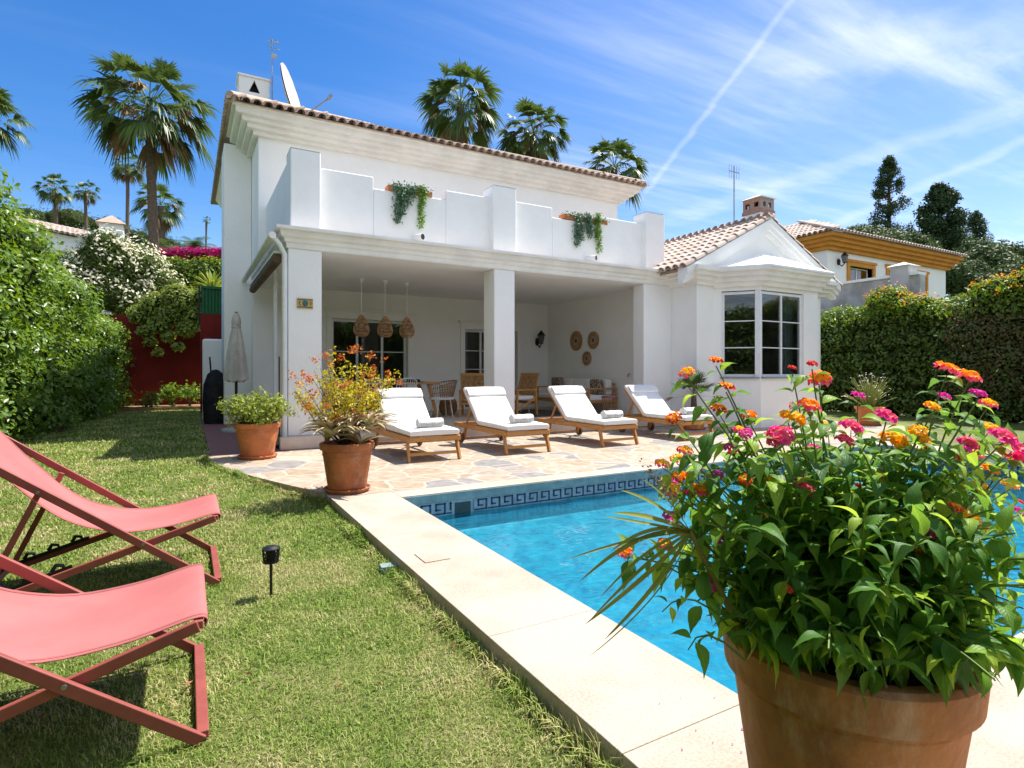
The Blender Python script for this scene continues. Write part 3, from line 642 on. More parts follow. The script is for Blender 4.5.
for (a, b, c, d_) in ((11.98, 12.48, 9.05, 9.11), (11.98, 12.48, 9.49, 9.55), (11.98, 12.04, 9.11, 9.49), (12.42, 12.48, 9.11, 9.49)):
    if b-a > .2:
        cb.box(a, b, c, d_, 5.13, 5.20); cb.box(a, b, c, d_, 5.32, 5.42)
        for k in range(3): cb.box(a+.0+k*.20, a+.10+k*.20, c, d_, 5.20, 5.32)
    else:
        cb.box(a, b, c, d_, 5.13, 5.20); cb.box(a, b, c, d_, 5.32, 5.42); cb.box(a, b, c+.13, d_-.13, 5.20, 5.32)
obj('chimney_pot', cb, BRICK, ch); obj('chimney_core', MB().box(12.08, 12.38, 9.15, 9.45, 5.13, 5.4), BLACK, ch)
ccap = MB(); ccap.add([(11.92, 8.99, 5.42), (12.54, 8.99, 5.42), (12.54, 9.61, 5.42), (11.92, 9.61, 5.42), (12.23, 9.30, 5.56)], [(0, 1, 4), (1, 2, 4), (2, 3, 4), (3, 0, 4), (3, 2, 1, 0)])
obj('chimney_cap', ccap, CREAM, ch)
# bay
bx0, bx1 = 10.76, 12.78
BP = [(BAYX0, WY), (bx0, BAYY), (bx1, BAYY), (BAYX1, WY)]
SILL, HEAD = 1.09, 2.96
inner = lambda p: p
def wallseg(mb, a, b, z0, z1, th=.16):
    a, b = Vector(a), Vector(b); d_ = (b-a).normalized(); n = Vector((-d_.y, d_.x))*th
    mb.prism([tuple(a), tuple(b), tuple(b+n), tuple(a+n)], z0, z1)
bw = MB()
bw.prism([BP[0], BP[1], BP[2], BP[3], (BP[3][0], WY+.2), (BP[0][0], WY+.2)], -.05, SILL-.03)
bw.prism([BP[0], BP[1], BP[2], BP[3], (BP[3][0], WY+.2), (BP[0][0], WY+.2)], HEAD+.02, 3.2)
def lerp2(a, b, t): return (a[0]+(b[0]-a[0])*t, a[1]+(b[1]-a[1])*t)
for a, b, t0, t1 in ((BP[0], BP[1], .17, 1), (BP[1], BP[2], 0, .735), (BP[2], BP[3], .1, .9)):
    if t0: wallseg(bw, a, lerp2(a, b, t0), SILL-.03, HEAD+.02)
    if t1 < 1: wallseg(bw, lerp2(a, b, t1), b, SILL-.03, HEAD+.02)
obj('bay', bw, WHITE, V_)
bc = MB(); steps_path(bc, [BP[0], BP[1], BP[2], BP[3]], stepprof(.0, .30, 3.06, 3.47, 4)); obj('cornice', bc, CREAM, V_)
def offs(o_): return [(BP[0][0]-o_*.55, WY), (bx0-o_*.41, BAYY-o_), (bx1+o_*.41, BAYY-o_), (BP[3][0]+o_*.55, WY)]
q = offs(.33); ap1, ap2 = (XA-.02, WY+.02, 4.02), (XA+.02, WY+.02, 4.02)
br = MB().add([(q[0][0], q[0][1], 3.472), (q[1][0], q[1][1], 3.472), (q[2][0], q[2][1], 3.472), (q[3][0], q[3][1], 3.472), ap1, ap2,
               (q[0][0], q[0][1], 3.43), (q[1][0], q[1][1], 3.43), (q[2][0], q[2][1], 3.43), (q[3][0], q[3][1], 3.43)],
              [(0, 1, 4), (1, 2, 5, 4), (2, 3, 5), (6, 7, 1, 0), (7, 8, 2, 1), (8, 9, 3, 2), (9, 8, 7, 6)])
obj('bay_roof', br, WHITE, V_)
def window(a, b, z0, z1, cols, rows, parent=V_, fw_=.06, inset=.05, sill=True, name='window', split=None, gl=GLASS):
    """glazed window in vertical plane from a to b (2D), looking from the right-hand side outward"""
    a, b = Vector(a), Vector(b); L_ = (b-a).length; d_ = (b-a).normalized(); n = Vector((-d_.y, d_.x))
    def pt(s, o_, z): p = a+d_*s+n*o_; return (p.x, p.y, z)
    def bx(mb, s0, s1, o0, o1, za, zb2):
        mb.add([pt(s0, o0, za), pt(s1, o0, za), pt(s1, o1, za), pt(s0, o1, za), pt(s0, o0, zb2), pt(s1, o0, zb2), pt(s1, o1, zb2), pt(s0, o1, zb2)],
               [(3, 2, 1, 0), (4, 5, 6, 7), (0, 1, 5, 4), (1, 2, 6, 5), (2, 3, 7, 6), (3, 0, 4, 7)])
    fr = MB(); o0, o1 = inset, inset+.06
    bx(fr, 0, fw_, o0, o1, z0, z1); bx(fr, L_-fw_, L_, o0, o1, z0, z1); bx(fr, fw_, L_-fw_, o0, o1, z0, z0+fw_); bx(fr, fw_, L_-fw_, o0, o1, z1-fw_, z1)
    w_ = obj(name, fr, WHITEM, parent, bevel=.004)
    mu = MB()
    for c in range(1, cols): mu = MB(); s = L_*c/cols; bx(mu, s-.028, s+.028, o0+.005, o1-.005, z0+fw_, z1-fw_); obj('mullion', mu, WHITEM, w_)
    segs = [(fw_ if c == 0 else L_*c/cols+.028, L_-fw_ if c == cols-1 else L_*(c+1)/cols-.028) for c in range(cols)]
    for r_ in range(1, rows):
        zz = z0+fw_+(z1-z0-2*fw_)*r_/rows
        for s0, s1 in segs: mu = MB(); bx(mu, s0, s1, o0+.012, o1-.012, zz-.011, zz+.011); obj('glazing_bar', mu, WHITEM, w_)
    gm = MB(); gm.add([pt(fw_*.5, o0+.03, z0+fw_*.5), pt(L_-fw_*.5, o0+.03, z0+fw_*.5), pt(L_-fw_*.5, o0+.03, z1-fw_*.5), pt(fw_*.5, o0+.03, z1-fw_*.5)], [(0, 1, 2, 3)])
    obj('pane', gm, gl, w_, recalc=False)
    if sill:
        sm = MB(); bx(sm, -.03, L_+.03, -.05, inset, z0-.032, z0-.002); obj('sill', sm, mat('grey_sill', (.30, .34, .38), .5), w_, bevel=.005)
    return w_
window(lerp2(BP[0], BP[1], .17), lerp2(BP[0], BP[1], .94), SILL, HEAD, 1, 3)
window(lerp2(BP[1], BP[2], .025), lerp2(BP[1], BP[2], .735), SILL, HEAD, 2, 3)
window(lerp2(BP[2], BP[3], .1), lerp2(BP[2], BP[3], .9), SILL, HEAD, 1, 3)
obj('corner_post', MB().prism([(10.70, 8.22), (10.755, 8.135), (10.80, 8.135), (10.84, 8.22), (10.78, 8.27)], SILL-.03, HEAD+.02), WHITEM, V_)
curt = MB()
cur = [(11.78+.012*i, BAYY+.30+.03*math.sin(i*1.7)) for i in range(52)]
curt.add([(x, y, z) for z in (.9, 2.95) for x, y in cur], [(i, i+1, 52+i+1, 52+i) for i in range(51)])
obj('curtain', curt, mat('curtain', (.40, .50, .48), .9, .1, trans=.3), V_, smooth=True)
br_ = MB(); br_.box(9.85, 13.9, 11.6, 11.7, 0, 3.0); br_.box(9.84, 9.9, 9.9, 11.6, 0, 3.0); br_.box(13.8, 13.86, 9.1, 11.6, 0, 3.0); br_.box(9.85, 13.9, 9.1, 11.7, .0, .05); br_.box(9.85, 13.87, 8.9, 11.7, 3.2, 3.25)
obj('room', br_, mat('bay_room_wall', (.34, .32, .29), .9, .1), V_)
# porch windows and their plaster surrounds
def surround(x0_, x1_, z1_, w_=.13):
    m_ = MB(); y_ = BACK-.045
    m_.box(x0_-w_, x0_, y_, BACK, FL, z1_); m_.box(x1_, x1_+w_, y_, BACK, FL, z1_); m_.box(x0_-w_, x1_+w_, y_, BACK, z1_, z1_+.18)
    m_.box(x0_-w_-.07, x1_+w_+.07, y_-.035, BACK, z1_+.18, z1_+.24); return obj('window_surround', m_, WHITE, V_, bevel=.008)
surround(WIN1[0], WIN1[1], WIN1[3]); surround(WIN2[0], WIN2[1], WIN2[3])
window((WIN1[0], BACK), (WIN1[1], BACK), FL, WIN1[3], 3, 3, inset=.12, sill=False, name='sliding_door')
window((WIN2[0], BACK), (WIN2[1], BACK), FL, WIN2[3], 3, 4, inset=.12, sill=False, name='sliding_door')
# parapet
pp = MB(); PY0, PY1 = 10.03, 10.26; zb0 = 3.46
segs_ = [(1.93, 2.87, 4.65), (2.87, 4.25, 4.45), (4.25, 5.18, 4.63), (5.67, 6.65, 4.64), (6.65, 7.87, 4.44), (7.87, 9.10, 4.62)]
for a, b, z in segs_:
    pp.box(a, b, PY0, PY1, zb0, z)
pp.box(1.46, 1.70, 10.25, 13.2, zb0, 4.72); pp.box(9.42, 9.64, 10.25, 13.2, zb0, 4.64)
obj('parapet', pp, WHITE_ROUGH, V_, bevel=.02, seg=3)
for a, b, z in ((1.457, 1.935, 4.84), (5.16, 5.68, 4.83), (9.09, 9.65, 4.85)):
    p_ = MB().box(a, b, 9.85, 10.30, zb0, z); xm, ym = (a+b)/2, 10.075
    p_.add([(a, 9.85, z), (b, 9.85, z), (b, 10.30, z), (a, 10.30, z), (xm, ym, z+.07)], [(0, 1, 4), (1, 2, 4), (2, 3, 4), (3, 0, 4)])
    obj('parapet_pier', p_, WHITE_ROUGH, V_, bevel=.025, seg=3)
for a, b in ((2.88, 4.24), (6.66, 7.86)):
    obj('coping_tile', MB().box(a, b, 10.27, 10.50, 4.36, 4.475), TERRA, V_)
# upper cornice and roof
uc = MB(); steps_path(uc, [(1.31, 14.59), (1.31, 13.2), (11.06, 13.2), (11.06, 20.2)], [(-.02, 6.17), (.10, 6.17), (.11, 6.19), (.11, 6.25), (.22, 6.26), (.23, 6.28), (.23, 6.34), (.33, 6.35), (.34, 6.37), (.34, 6.43), (.44, 6.44), (.46, 6.47), (.46, 6.55), (.53, 6.56), (.53, 6.60), (-.02, 6.62)])
obj('cornice', uc, CREAM, V_); uc = MB(); steps_path(uc, [(1.31, 20.2), (1.31, 15.71)], [(-.02, 6.17), (.34, 6.3), (.53, 6.56), (.53, 6.6), (-.02, 6.62)])
obj('cornice', uc, CREAM, V_)
ur = MB(); ex0, ex1, ey0, ey1, ez = .72, 11.62, 12.62, 20.8, 6.60
pt_ = .42; up_f = Vector((0, 1, pt_)); lenf = 4.4
tiles(ur, (ex0+.10, ey0, ez), (1, 0, 0), up_f, ex1-ex0-.15, lenf, clip=lambda s_, q_: s_ > q_*.90-.1 and (ex1-ex0-.15-s_) > q_*.90-.1)
tiles(ur, (ex0, ey0+.10, ez), (0, 1, 0), (1, 0, pt_), ey1-ey0, 4.4, clip=lambda s_, q_: s_ > q_*.92-.1 and q_ < 3.9)
tiles(ur, (ex1, ey0+.10, ez), (0, 1, 0), (-1, 0, pt_), ey1-ey0, 4.4, clip=lambda s_, q_: s_ > q_*.92-.1 and q_ < 1.3)
uro = obj('roof', ur, TILE, V_, smooth=True)
hz_ = ez-.01+pt_*4.0
ud = MB().add([(ex0, ey0, ez-.01), (ex1, ey0, ez-.01), (ex1, ey1, ez-.01), (ex0, ey1, ez-.01), (ex0+4, ey0+4, hz_), (ex1-4, ey0+4, hz_), (ex1-4, ey1-4, hz_), (ex0+4, ey1-4, hz_)],
              [(0, 1, 5, 4), (1, 2, 6, 5), (2, 3, 7, 6), (3, 0, 4, 7), (4, 5, 6, 7), (3, 2, 1, 0)])
obj('roof_deck', ud, mat('roof_mortar', (.45, .33, .26)), uro)
hp = MB(); hp.tube([(ex0+.02, ey0+.02, ez+.06), (ex0+4, ey0+4, hz_+.08)], .11, 10); obj('ridge', hp, TILE, uro, smooth=True); hp = MB(); hp.tube([(ex1-.02, ey0+.02, ez+.06), (ex1-4, ey0+4, hz_+.08)], .11, 10)
obj('ridge', hp, TILE, uro, smooth=True)

cx0, cx1, cy0, cy1 = 1.02, 1.66, 14.3, 14.95
m_ = MB().box(cx0, cx1, cy0, cy1, 6.4, 7.40); uchim = obj('chimney', m_, WHITE, uro, bevel=.01)
m_ = MB(); m_.box(cx0-.05, cx1+.05, cy0-.05, cy1+.05, 7.40, 7.45); z_ = 7.45
# vent box with triangular openings
wpost = .17
for (xa, xb, ya, yb) in ((cx0, cx1, cy0, cy0+.04), (cx0, cx1, cy1-.04, cy1)):
    xm = (xa+xb)/2; m_.box(xa, xb, ya, yb, z_, z_+.13); m_.prism_y([(xa, z_+.13), (xm-.12, z_+.13), (xm, z_+.41), (xm, z_+.46), (xa, z_+.46)], ya, yb); m_.prism_y([(xm+.12, z_+.13), (xb, z_+.13), (xb, z_+.46), (xm, z_+.46), (xm, z_+.41)], ya, yb)
m_.box(cx0, cx0+.04, cy0+.04, cy1-.04, z_, z_+.46); m_.box(cx1-.04, cx1, cy0+.04, cy1-.04, z_, z_+.46); m_.box(cx0-.03, cx1+.03, cy0-.03, cy1+.03, z_+.46, z_+.50)
obj('vent_box', m_, WHITE, uchim); obj('flue', MB().box(cx0+.2, cx1-.2, cy0+.2, cy1-.2, 7.45, 7.90), BLACK, uchim)
xm, ym = (cx0+cx1)/2, (cy0+cy1)/2; zt = z_+.50; m_ = MB()
m_.add([(cx0, cy0, zt), (cx1, cy0, zt), (cx1, cy1, zt), (cx0, cy1, zt), (xm-.12, ym-.12, zt+.07), (xm+.12, ym-.12, zt+.07), (xm+.12, ym+.12, zt+.07), (xm-.12, ym+.12, zt+.07)], [(0, 1, 5, 4), (1, 2, 6, 5), (2, 3, 7, 6), (3, 0, 4, 7), (4, 5, 6, 7)])
obj('chimney_cap', m_, WHITE, uchim)
# gutter, downspout, rolled blind on the left flank of the porch
gt = MB(); gt.tube([(1.14, 9.45, 3.30), (1.14, 14.55, 3.30)], .055, 8); obj('gutter', gt, CREAM, V_, smooth=True)
obj('downspout', MB().tube([(1.335, 9.62, .1), (1.335, 9.62, 3.05), (1.25, 9.58, 3.2), (1.15, 9.56, 3.3)], .042, 10), WHITEM, V_, smooth=True)
bl = MB(); bl.tube([(1.27, 9.85, 3.02), (1.27, 13.9, 3.02)], .075, 10); obj('rolled_blind', bl, mat('brown_blind', (.16, .10, .065), .8), V_, smooth=True)
obj('blind_bar', MB().box(1.20, 1.34, 9.8, 13.95, 3.095, 3.13), WHITEM, V_)
obj('post', MB().box(1.42, 1.48, 11.6, 11.66, FL, 3.12), WHITEM, V_)
# ------------------------------------------------------------------ rooftop aerials
an = thing('roof_antenna', 'thin metal aerial mast beside the chimney of the upper roof', 'antenna', (1.74, 14.2, 6.9), 'television aerials on the roofs')
a_ = MB().tube([(1.70, 14.2, 6.9), (1.70, 14.2, 8.85)], .016, 6); obj('mast', a_, STEEL, an)
a_ = MB()
for k, zz in enumerate((9.0, 8.85)): a_.tube([(1.60, 14.2, zz-.2), (1.88, 14.2, zz-.2)], .009, 5)
for k in range(5): a_.tube([(1.62+.06*k, 14.1, 8.80), (1.62+.06*k, 14.3, 8.80)], .006, 4)
a_.box(1.68, 1.80, 14.18, 14.22, 8.42, 8.52); obj('aerial', a_, STEEL, an)
ac = thing('roof_antenna', 'tall aerial mast above the brick chimney of the gabled wing', 'antenna', (11.9, 9.75, 4.7), 'television aerials on the roofs')
obj('mast', MB().tube([(11.9, 9.75, 4.6), (11.9, 9.75, 6.35)], .016, 6), STEEL, ac)
a_ = MB().tube([(11.72, 9.75, 6.2), (12.08, 9.75, 6.2)], .01, 5)
for k in range(5): a_.tube([(11.72+.09*k, 9.75, 6.03), (11.72+.09*k, 9.75, 6.37)], .007, 4)
obj('aerial', a_, STEEL, ac)
pc = P_y(290, 96, 14.4); dish = thing('satellite_dish', 'large white satellite dish on the upper roof', 'dish', (pc.x, pc.y, 6.9))
dm = MB(); nd = 28; axis = Vector((.88, -.42, .24)).normalized(); c0 = Vector((pc.x+.05, pc.y, 7.75))
bb = axis.cross(Vector((0, 0, 1))).normalized(); cc = bb.cross(axis)
for sgn, off_ in ((1, 0), (1, -.025)):
    vs = [c0+axis*(-.10+off_)]
    for rr in (.32, .64):
        for j in range(nd): t_ = 2*math.pi*j/nd; vs.append(c0+(bb*math.cos(t_)*rr+cc*math.sin(t_)*rr*1.12)+axis*(-.10+.28*rr*rr+off_))
    dm.add(vs, [(0, 1+j, 1+(j+1) % nd) for j in range(nd)]+[(1+j, 1+nd+j, 1+nd+(j+1) % nd, 1+(j+1) % nd) for j in range(nd)])
obj('reflector', dm, mat('dish_paint', (.74, .71, .66), .5), dish, smooth=True)
obj('feed_arm', MB().tube([c0+axis*-.05-cc*.60, c0+axis*.80-cc*.25], .018, 6).tube([c0+axis*.78-cc*.27, c0+axis*.90-cc*.17], .04, 8), STEEL, dish)
obj('mount', MB().tube([(pc.x, pc.y, 6.8), (pc.x, pc.y, 7.3)], .03, 8), STEEL, dish)
# ------------------------------------------------------------------ pots
def pot(name, label, loc, rt_, rb_, h, m, saucer=True, grp=None, n=48, rim=.13):
    p = thing(name, label, 'plant pot', loc, grp)
    z0 = .03 if saucer else 0; rh = h*rim*1.2
    pr = [(rb_*.9, z0), (rb_, z0+.006), (rb_+(rt_-rb_)*.86-.012, z0+h-rh), (rt_-.004, z0+h-rh+.006), (rt_+.004, z0+h-.012), (rt_-.006, z0+h), (rt_-.035, z0+h), (rt_-.04, z0+h-.02), (rb_+(rt_-rb_)*.7, z0+h-.12)]
    obj('vessel', MB().lathe(pr, (0, 0, 0), n, True).lathe([(rb_*.9, z0), (0.001, z0+.001)], (0, 0, 0), n, True), m, p, world=False, smooth=True)
    obj('soil', MB().lathe([(rt_-.045, z0+h-.06), (rt_*.5, z0+h-.045), (.001, z0+h-.04)], (0, 0, 0), 24, True), SOIL, p, world=False, smooth=True)
    if saucer: obj('saucer', MB().lathe([(.001, 0), (rb_*1.12, 0), (rb_*1.24, .035), (rb_*1.2, .04), (rb_*1.08, .016), (.001, .016)], (0, 0, 0), n, True), m, p, world=False, smooth=True)
    return p
# big foreground pot
BPX, BPY = 1.456, .858
TERRA_BIG = mat('stained_terracotta', (.54, .22, .08), .75, .3, .1, 3.2, .35, 26, col2=(.27, .11, .045), detail=9)
def bloom(m, col, zs_):
    t = m.node_tree; b = t.nodes['Principled BSDF']; old = b.inputs['Base Color'].links[0].from_socket
    tcn = t.nodes.new('ShaderNodeTexCoord'); mp = t.nodes.new('ShaderNodeMapping'); mp.inputs['Scale'].default_value = (1, 1, zs_); t.links.new(tcn.outputs['Object'], mp.inputs[0])
    n = t.nodes.new('ShaderNodeTexNoise'); n.inputs['Scale'].default_value = 7; n.inputs['Detail'].default_value = 9; n.inputs['Roughness'].default_value = .72; t.links.new(mp.outputs[0], n.inputs[0])
    mx_ = t.nodes.new('ShaderNodeMix'); mx_.data_type = 'RGBA'; t.links.new(M(t, 'MULTIPLY', ramp(t, n.outputs[0], .50, .72), .6), mx_.inputs[0]); t.links.new(old, mx_.inputs[6]); mx_.inputs[7].default_value = (*col, 1); t.links.new(mx_.outputs[2], b.inputs['Base Color'])
bloom(TERRA_BIG, (.62, .46, .32), .35); bloom(TERRA_OLD, (.50, .32, .22), .6); bloom(TERRA, (.62, .36, .22), .6)
pot('plant_pot', 'huge weathered terracotta pot holding the flowering lantana in the foreground', (BPX, BPY, 0.002), .288, .205, .535, TERRA_BIG, False, n=72, rim=.16)
P1 = P_z(352, 494, 0); pot('plant_pot', 'terracotta pot with aloe and golden shrub on the pool corner', (P1.x+.0, P1.y+.19, 0.002), .268, .188, .46, TERRA_OLD, grp=None)
P2 = P_z(259, 459, 0); pot('plant_pot', 'terracotta pot on the flagstones with a small green shrub by the column', (P2.x, P2.y+.18, 0), .305, .215, .46, TERRA)
p3 = (9.32, 9.05); pot('plant_pot', 'terracotta pot with a small fan palm beside the last lounger', (9.28, 8.62, 0), .26, .2, .42, TERRA)
p4 = (13.5, 7.35); pot('plant_pot', 'terracotta pot of wispy white flowers near the right hedge', (13.5, 7.35, 0), .30, .2, .38, TERRA)
# ---------- shrubs in pots
def twig_shrub(name, label, base, ctr, rad, nb, nl, lsize, lm, tr=.007, cat='shrub', bark=BARK, T=LEAF4, clus=5, flat=.9):
    t = thing(name, label, cat, base); sm = MB(); cl_ = []
    base = Vector(base)
    for i in range(nb):
        dv = rdirs(1)[0]; dv[2] = dv[2]*flat; tip = Vector(ctr)+Vector(dv*np.array(rad)*rnd.uniform(.6, 1))
        mid = base.lerp(tip, .5)+Vector((rnd.uniform(-.05, .05), rnd.uniform(-.05, .05), -.02)); sm.tube([base+Vector((rnd.uniform(-.03, .03), rnd.uniform(-.03, .03), 0)), mid, tip], [tr, tr*.6, tr*.25], 5)
        for k in range(clus): cl_.append(tuple(mid.lerp(tip, rnd.uniform(.25, 1.05))+Vector(rdirs(1)[0]*lsize*.9)))
    obj('stem', sm, bark, t)
    pos, dr = clumpy(nl, cl_, [lsize*1.5]*len(cl_), .1); leaf_cloud('foliage', pos, dr, lsize, lm, t, T=T, jitter=.9, up=.5)
    return t
b2 = (P2.x, P2.y+.18, .44)
LGREEN = mat('light_shrub_leaf', (.34, .40, .08), .45, .3, .2, 4, col2=(.14, .20, .035), island=.6, trans=.25)
twig_shrub('pittosporum_shrub', 'spreading green leafy shrub growing in the pot by the column', b2, (b2[0]+.0, b2[1], .70), (.52, .45, .24), 60, 3000, .062, LGREEN, clus=7)
b1 = (P1.x, P1.y+.19, .44)
t1 = twig_shrub('golden_shrub', 'tall thin golden and red leaved shrub behind the aloe', (b1[0]-.02, b1[1]+.06, .42), (b1[0]-.0, b1[1]+.04, 1.08), (.58, .36, .36), 60, 2600, .036, GOLD, tr=.006, clus=8, flat=1)
pos, dr = clumpy(800, [tuple(Vector((b1[0], b1[1], 1.06))+Vector(rdirs(1)[0]*np.array((.55, .34, .38)))) for _ in range(40)], [.05]*40, .1); leaf_cloud('foliage', pos, dr, .034, AUTUMN, t1, T=LEAF4)
def aloe(name, label, base, heads, ln):
    t = thing(name, label, 'aloe', base); V = []; Fq = []; 
    for hx, hy, hz2, n in heads:
        for i in range(n):
            az = rnd.uniform(0, 6.283); el = rnd.uniform(.0, 1.15); l = ln*rnd.uniform(.7, 1.15); w = l*.078; o_ = len(V)
            d_ = Vector((math.cos(az), math.sin(az), 0)); sd2 = Vector((-math.sin(az), math.cos(az), 0)); c = Vector((base[0]+hx, base[1]+hy, base[2]+hz2))
            p = c.copy(); ang = el+.5; K = 8
            for k in range(K+1):
                s_ = k/K; ww = w*(1-s_)**.8*(.8+.6*s_)
                nn = d_*(-math.sin(ang))+Vector((0, 0, math.cos(ang)))
                V += [p-sd2*ww+nn*ww*.45, p-nn*ww*.35, p+sd2*ww+nn*ww*.45]
                if k < K: a = o_+3*k; Fq += [(a, a+1, a+4, a+3), (a+1, a+2, a+5, a+4)]
                p = p+(d_*math.cos(ang)+Vector((0, 0, math.sin(ang))))*l/K; ang -= (el*.9+.9)/K*1.2
    npobj('leaf', [tuple(v) for v in V], Fq, ALOE, t, smooth=True); return t
aloe('aloe_plant', 'spiky pale aloe rosettes spilling over the pot on the pool corner', (b1[0], b1[1], .46),
     [(0, -.17, .12, 38), (.19, -.12, .15, 38), (-.18, -.14, .12, 36), (.02, .08, .12, 18), (.20, .1, .12, 16), (-.12, .08, .1, 16), (.08, -.17, .01, 14), (-.20, 0, .05, 14)], .36)
# ------------------------------------------------------------------ palms
def frond_fan(V, Fq, hub, d_, L_, nseg, spread, droop, w0, pet):
    d_ = d_.normalized(); side_ = d_.cross(Vector((0, 0, 1)))
    side_ = side_.normalized() if side_.length > .05 else Vector((1, 0, 0)); nn = side_.cross(d_).normalized()
    roll = rnd.uniform(-.6, .6); s2 = side_*math.cos(roll)+nn*math.sin(roll); n2 = nn*math.cos(roll)-side_*math.sin(roll)
    # petiole
    o_ = len(V); e = hub+d_*pet-Vector((0, 0, 1))*pet*.12
    V += [hub-s2*.02*L_, hub+s2*.02*L_, e+s2*.02*L_, e-s2*.02*L_]; Fq.append((o_, o_+1, o_+2, o_+3))
    for i in range(nseg):
        a = spread*(2*(i+.5)/nseg-1)+rnd.uniform(-.03, .03); l = L_*(1-.25*abs(a)/spread)*rnd.uniform(.88, 1.08)
        sd_ = d_*math.cos(a)+s2*math.sin(a); ws = (sd_.cross(n2)).normalized(); fold = n2*(abs(math.sin(a))*.25)
        o_ = len(V); dr_ = droop*rnd.uniform(.7, 1.35)
        for k, (s_, w_) in enumerate(((0, .25), (.4, 1), (.72, .8), (1, .05))):
            p = e+(sd_+fold)*l*s_-Vector((0, 0, 1))*dr_*l*max(0, s_-.25)**1.7
            V += [p-ws*w0*w_, p+ws*w0*w_]
            if k: Fq.append((o_+2*k-2, o_+2*k-1, o_+2*k+1, o_+2*k))
def fan_palm(label, px, py, t_, rpx, zbase, trunk_r=.22, nf=44, dead=12, seed=0, lean=0, grp='tall fan palms behind the villas', name='fan_palm'):
    rnd.seed(100+seed); c = P_t(px, py, t_); R_ = rpx/F*t_
    base = Vector((c.x+lean, c.y, zbase)); top = c+Vector((0, 0, -.12*R_))
    t = thing(name, label, 'palm tree', tuple(base), grp)
    tp = [base, base.lerp(top, .3)+Vector((lean*-.1, 0, 0)), base.lerp(top, .7), top]; tr = MB(); pts = []; rs = []
    K = 40
    for i in range(K+1): s_ = i/K; pts.append(base.lerp(top, s_)+Vector((.15*math.sin(s_*3+seed), 0, 0))); rs.append(trunk_r*(1.25-.35*s_)*(1+(.05 if i % 2 else 0))*(1.0 if s_ < .94 else 1.25))
    tr.tube(pts, rs, 12); obj('trunk', tr, PALMW, t, smooth=True)
    topc = pts[-1]
    V = []; Fq = []
    for i in range(nf):
        el = math.asin(max(-.75, min(.97, 1-1.75*(i+.5)/nf))); az = i*2.39996+rnd.uniform(-.25, .25)
        d_ = Vector((math.cos(az)*math.cos(el), math.sin(az)*math.cos(el), math.sin(el)))
        frond_fan(V, Fq, topc+Vector((0, 0, .08*R_)), d_, R_*.39*rnd.uniform(.75, 1.15), 20, 1.35, .5+.9*(1-math.sin(el))*.6, R_*.018, R_*rnd.uniform(.34, .66))
    npobj('crown', [tuple(v) for v in V], Fq, PALML, t)
    if dead:
        V = []; Fq = []
        for i in range(dead):
            az = rnd.uniform(0, 6.28); el = rnd.uniform(-1.2, -.5) if i % 2 else rnd.uniform(-.3, .7)
            frond_fan(V, Fq, topc+Vector((0, 0, -.02)), Vector((math.cos(az)*math.cos(el), math.sin(az)*math.cos(el), math.sin(el))), R_*.42*rnd.uniform(.7, 1), 14, .8, 1.1, R_*.02, R_*.38)
        npobj('dry_frond', [tuple(v) for v in V], Fq, PALMD, t)
    return t
fan_palm('large fan palm with thick trunk rising behind the left garden wall', 152, 104, 26, 67, 0, .185, 56, 18, 1)
fan_palm('fan palm behind the villa roof, left and tallest of three above the tiles', 463, 102, 32, 50, 0, .18, 56, 14, 2)
fan_palm('fan palm behind the villa roof, middle of three above the tiles', 534, 131, 34, 44, 0, .18, 54, 14, 3)
fan_palm('fan palm behind the villa roof, lowest of three and nearest the terrace end', 613, 165, 36, 42, 0, .18, 48, 6, 4)
fan_palm('small fan palm with thin trunk just left of the thick trunked palm', 126, 163, 60, 21, 0, .17, 34, 16, 5)
fan_palm('low fan palm partly hidden behind the thick trunk', 160, 203, 48, 30, 0, .25, 36, 14, 6)
fan_palm('distant fan palm, left one of the far pair on the skyline', 56, 188, 75, 20, 0, .25, 34, 10, 7)
fan_palm('distant fan palm, right one of the far pair on the skyline', 87, 190, 78, 15, 0, .2, 30, 10, 8)
fan_palm('fan palm cut by the left edge above the hedge', -14, 112, 22, 42, 0, .25, 44, 4, 9)
fan_palm('tiny far fan palm above the magenta flowers', 206, 219, 80, 5, 0, .12, 20, 0, 10)
rnd.seed(5)
def feather_palm(label, px, py, t_, rpx, zb_, seed):
    rnd.seed(200+seed); c = P_t(px, py, t_); R_ = rpx/F*t_; t = thing('date_palm', label, 'palm tree', (c.x, c.y, zb_))
    obj('trunk', MB().tube([(c.x, c.y, zb_), tuple(c)], [.3, .28], 10), PALMW, t); V = []; Fq = []
    for i in range(34):
        az = i*2.4; el = rnd.uniform(.1, 1.3); d_ = Vector((math.cos(az), math.sin(az), 0)); ang = el; p = c.copy(); K = 9; l = R_*rnd.uniform(.85, 1.1)
        for k in range(K):
            q_ = p+(d_*math.cos(ang)+Vector((0, 0, math.sin(ang))))*l/K; ang -= .17; sd_ = Vector((-d_.y, d_.x, 0))
            for sg in (-1, 1):
                for u_ in (0, .5):
                    b_ = p.lerp(q_, u_); o_ = len(V); tip = b_+sd_*sg*l*.22+(q_-p)*1.2-Vector((0, 0, l*.08)); V += [b_, b_+(q_-p)*.35, tip, tip-(q_-p)*.1]; Fq.append((o_, o_+1, o_+2, o_+3))
            p = q_
    npobj('crown', [tuple(v) for v in V], Fq, PALML, t); return t
feather_palm('feathery palm tuft behind the clipped hedge, beside the thick trunk', 158, 252, 40, 24, 2, 1)
feather_palm('feathery palm tuft above the magenta bougainvillea', 195, 250, 38, 22, 2, 2)
rnd.seed(9)
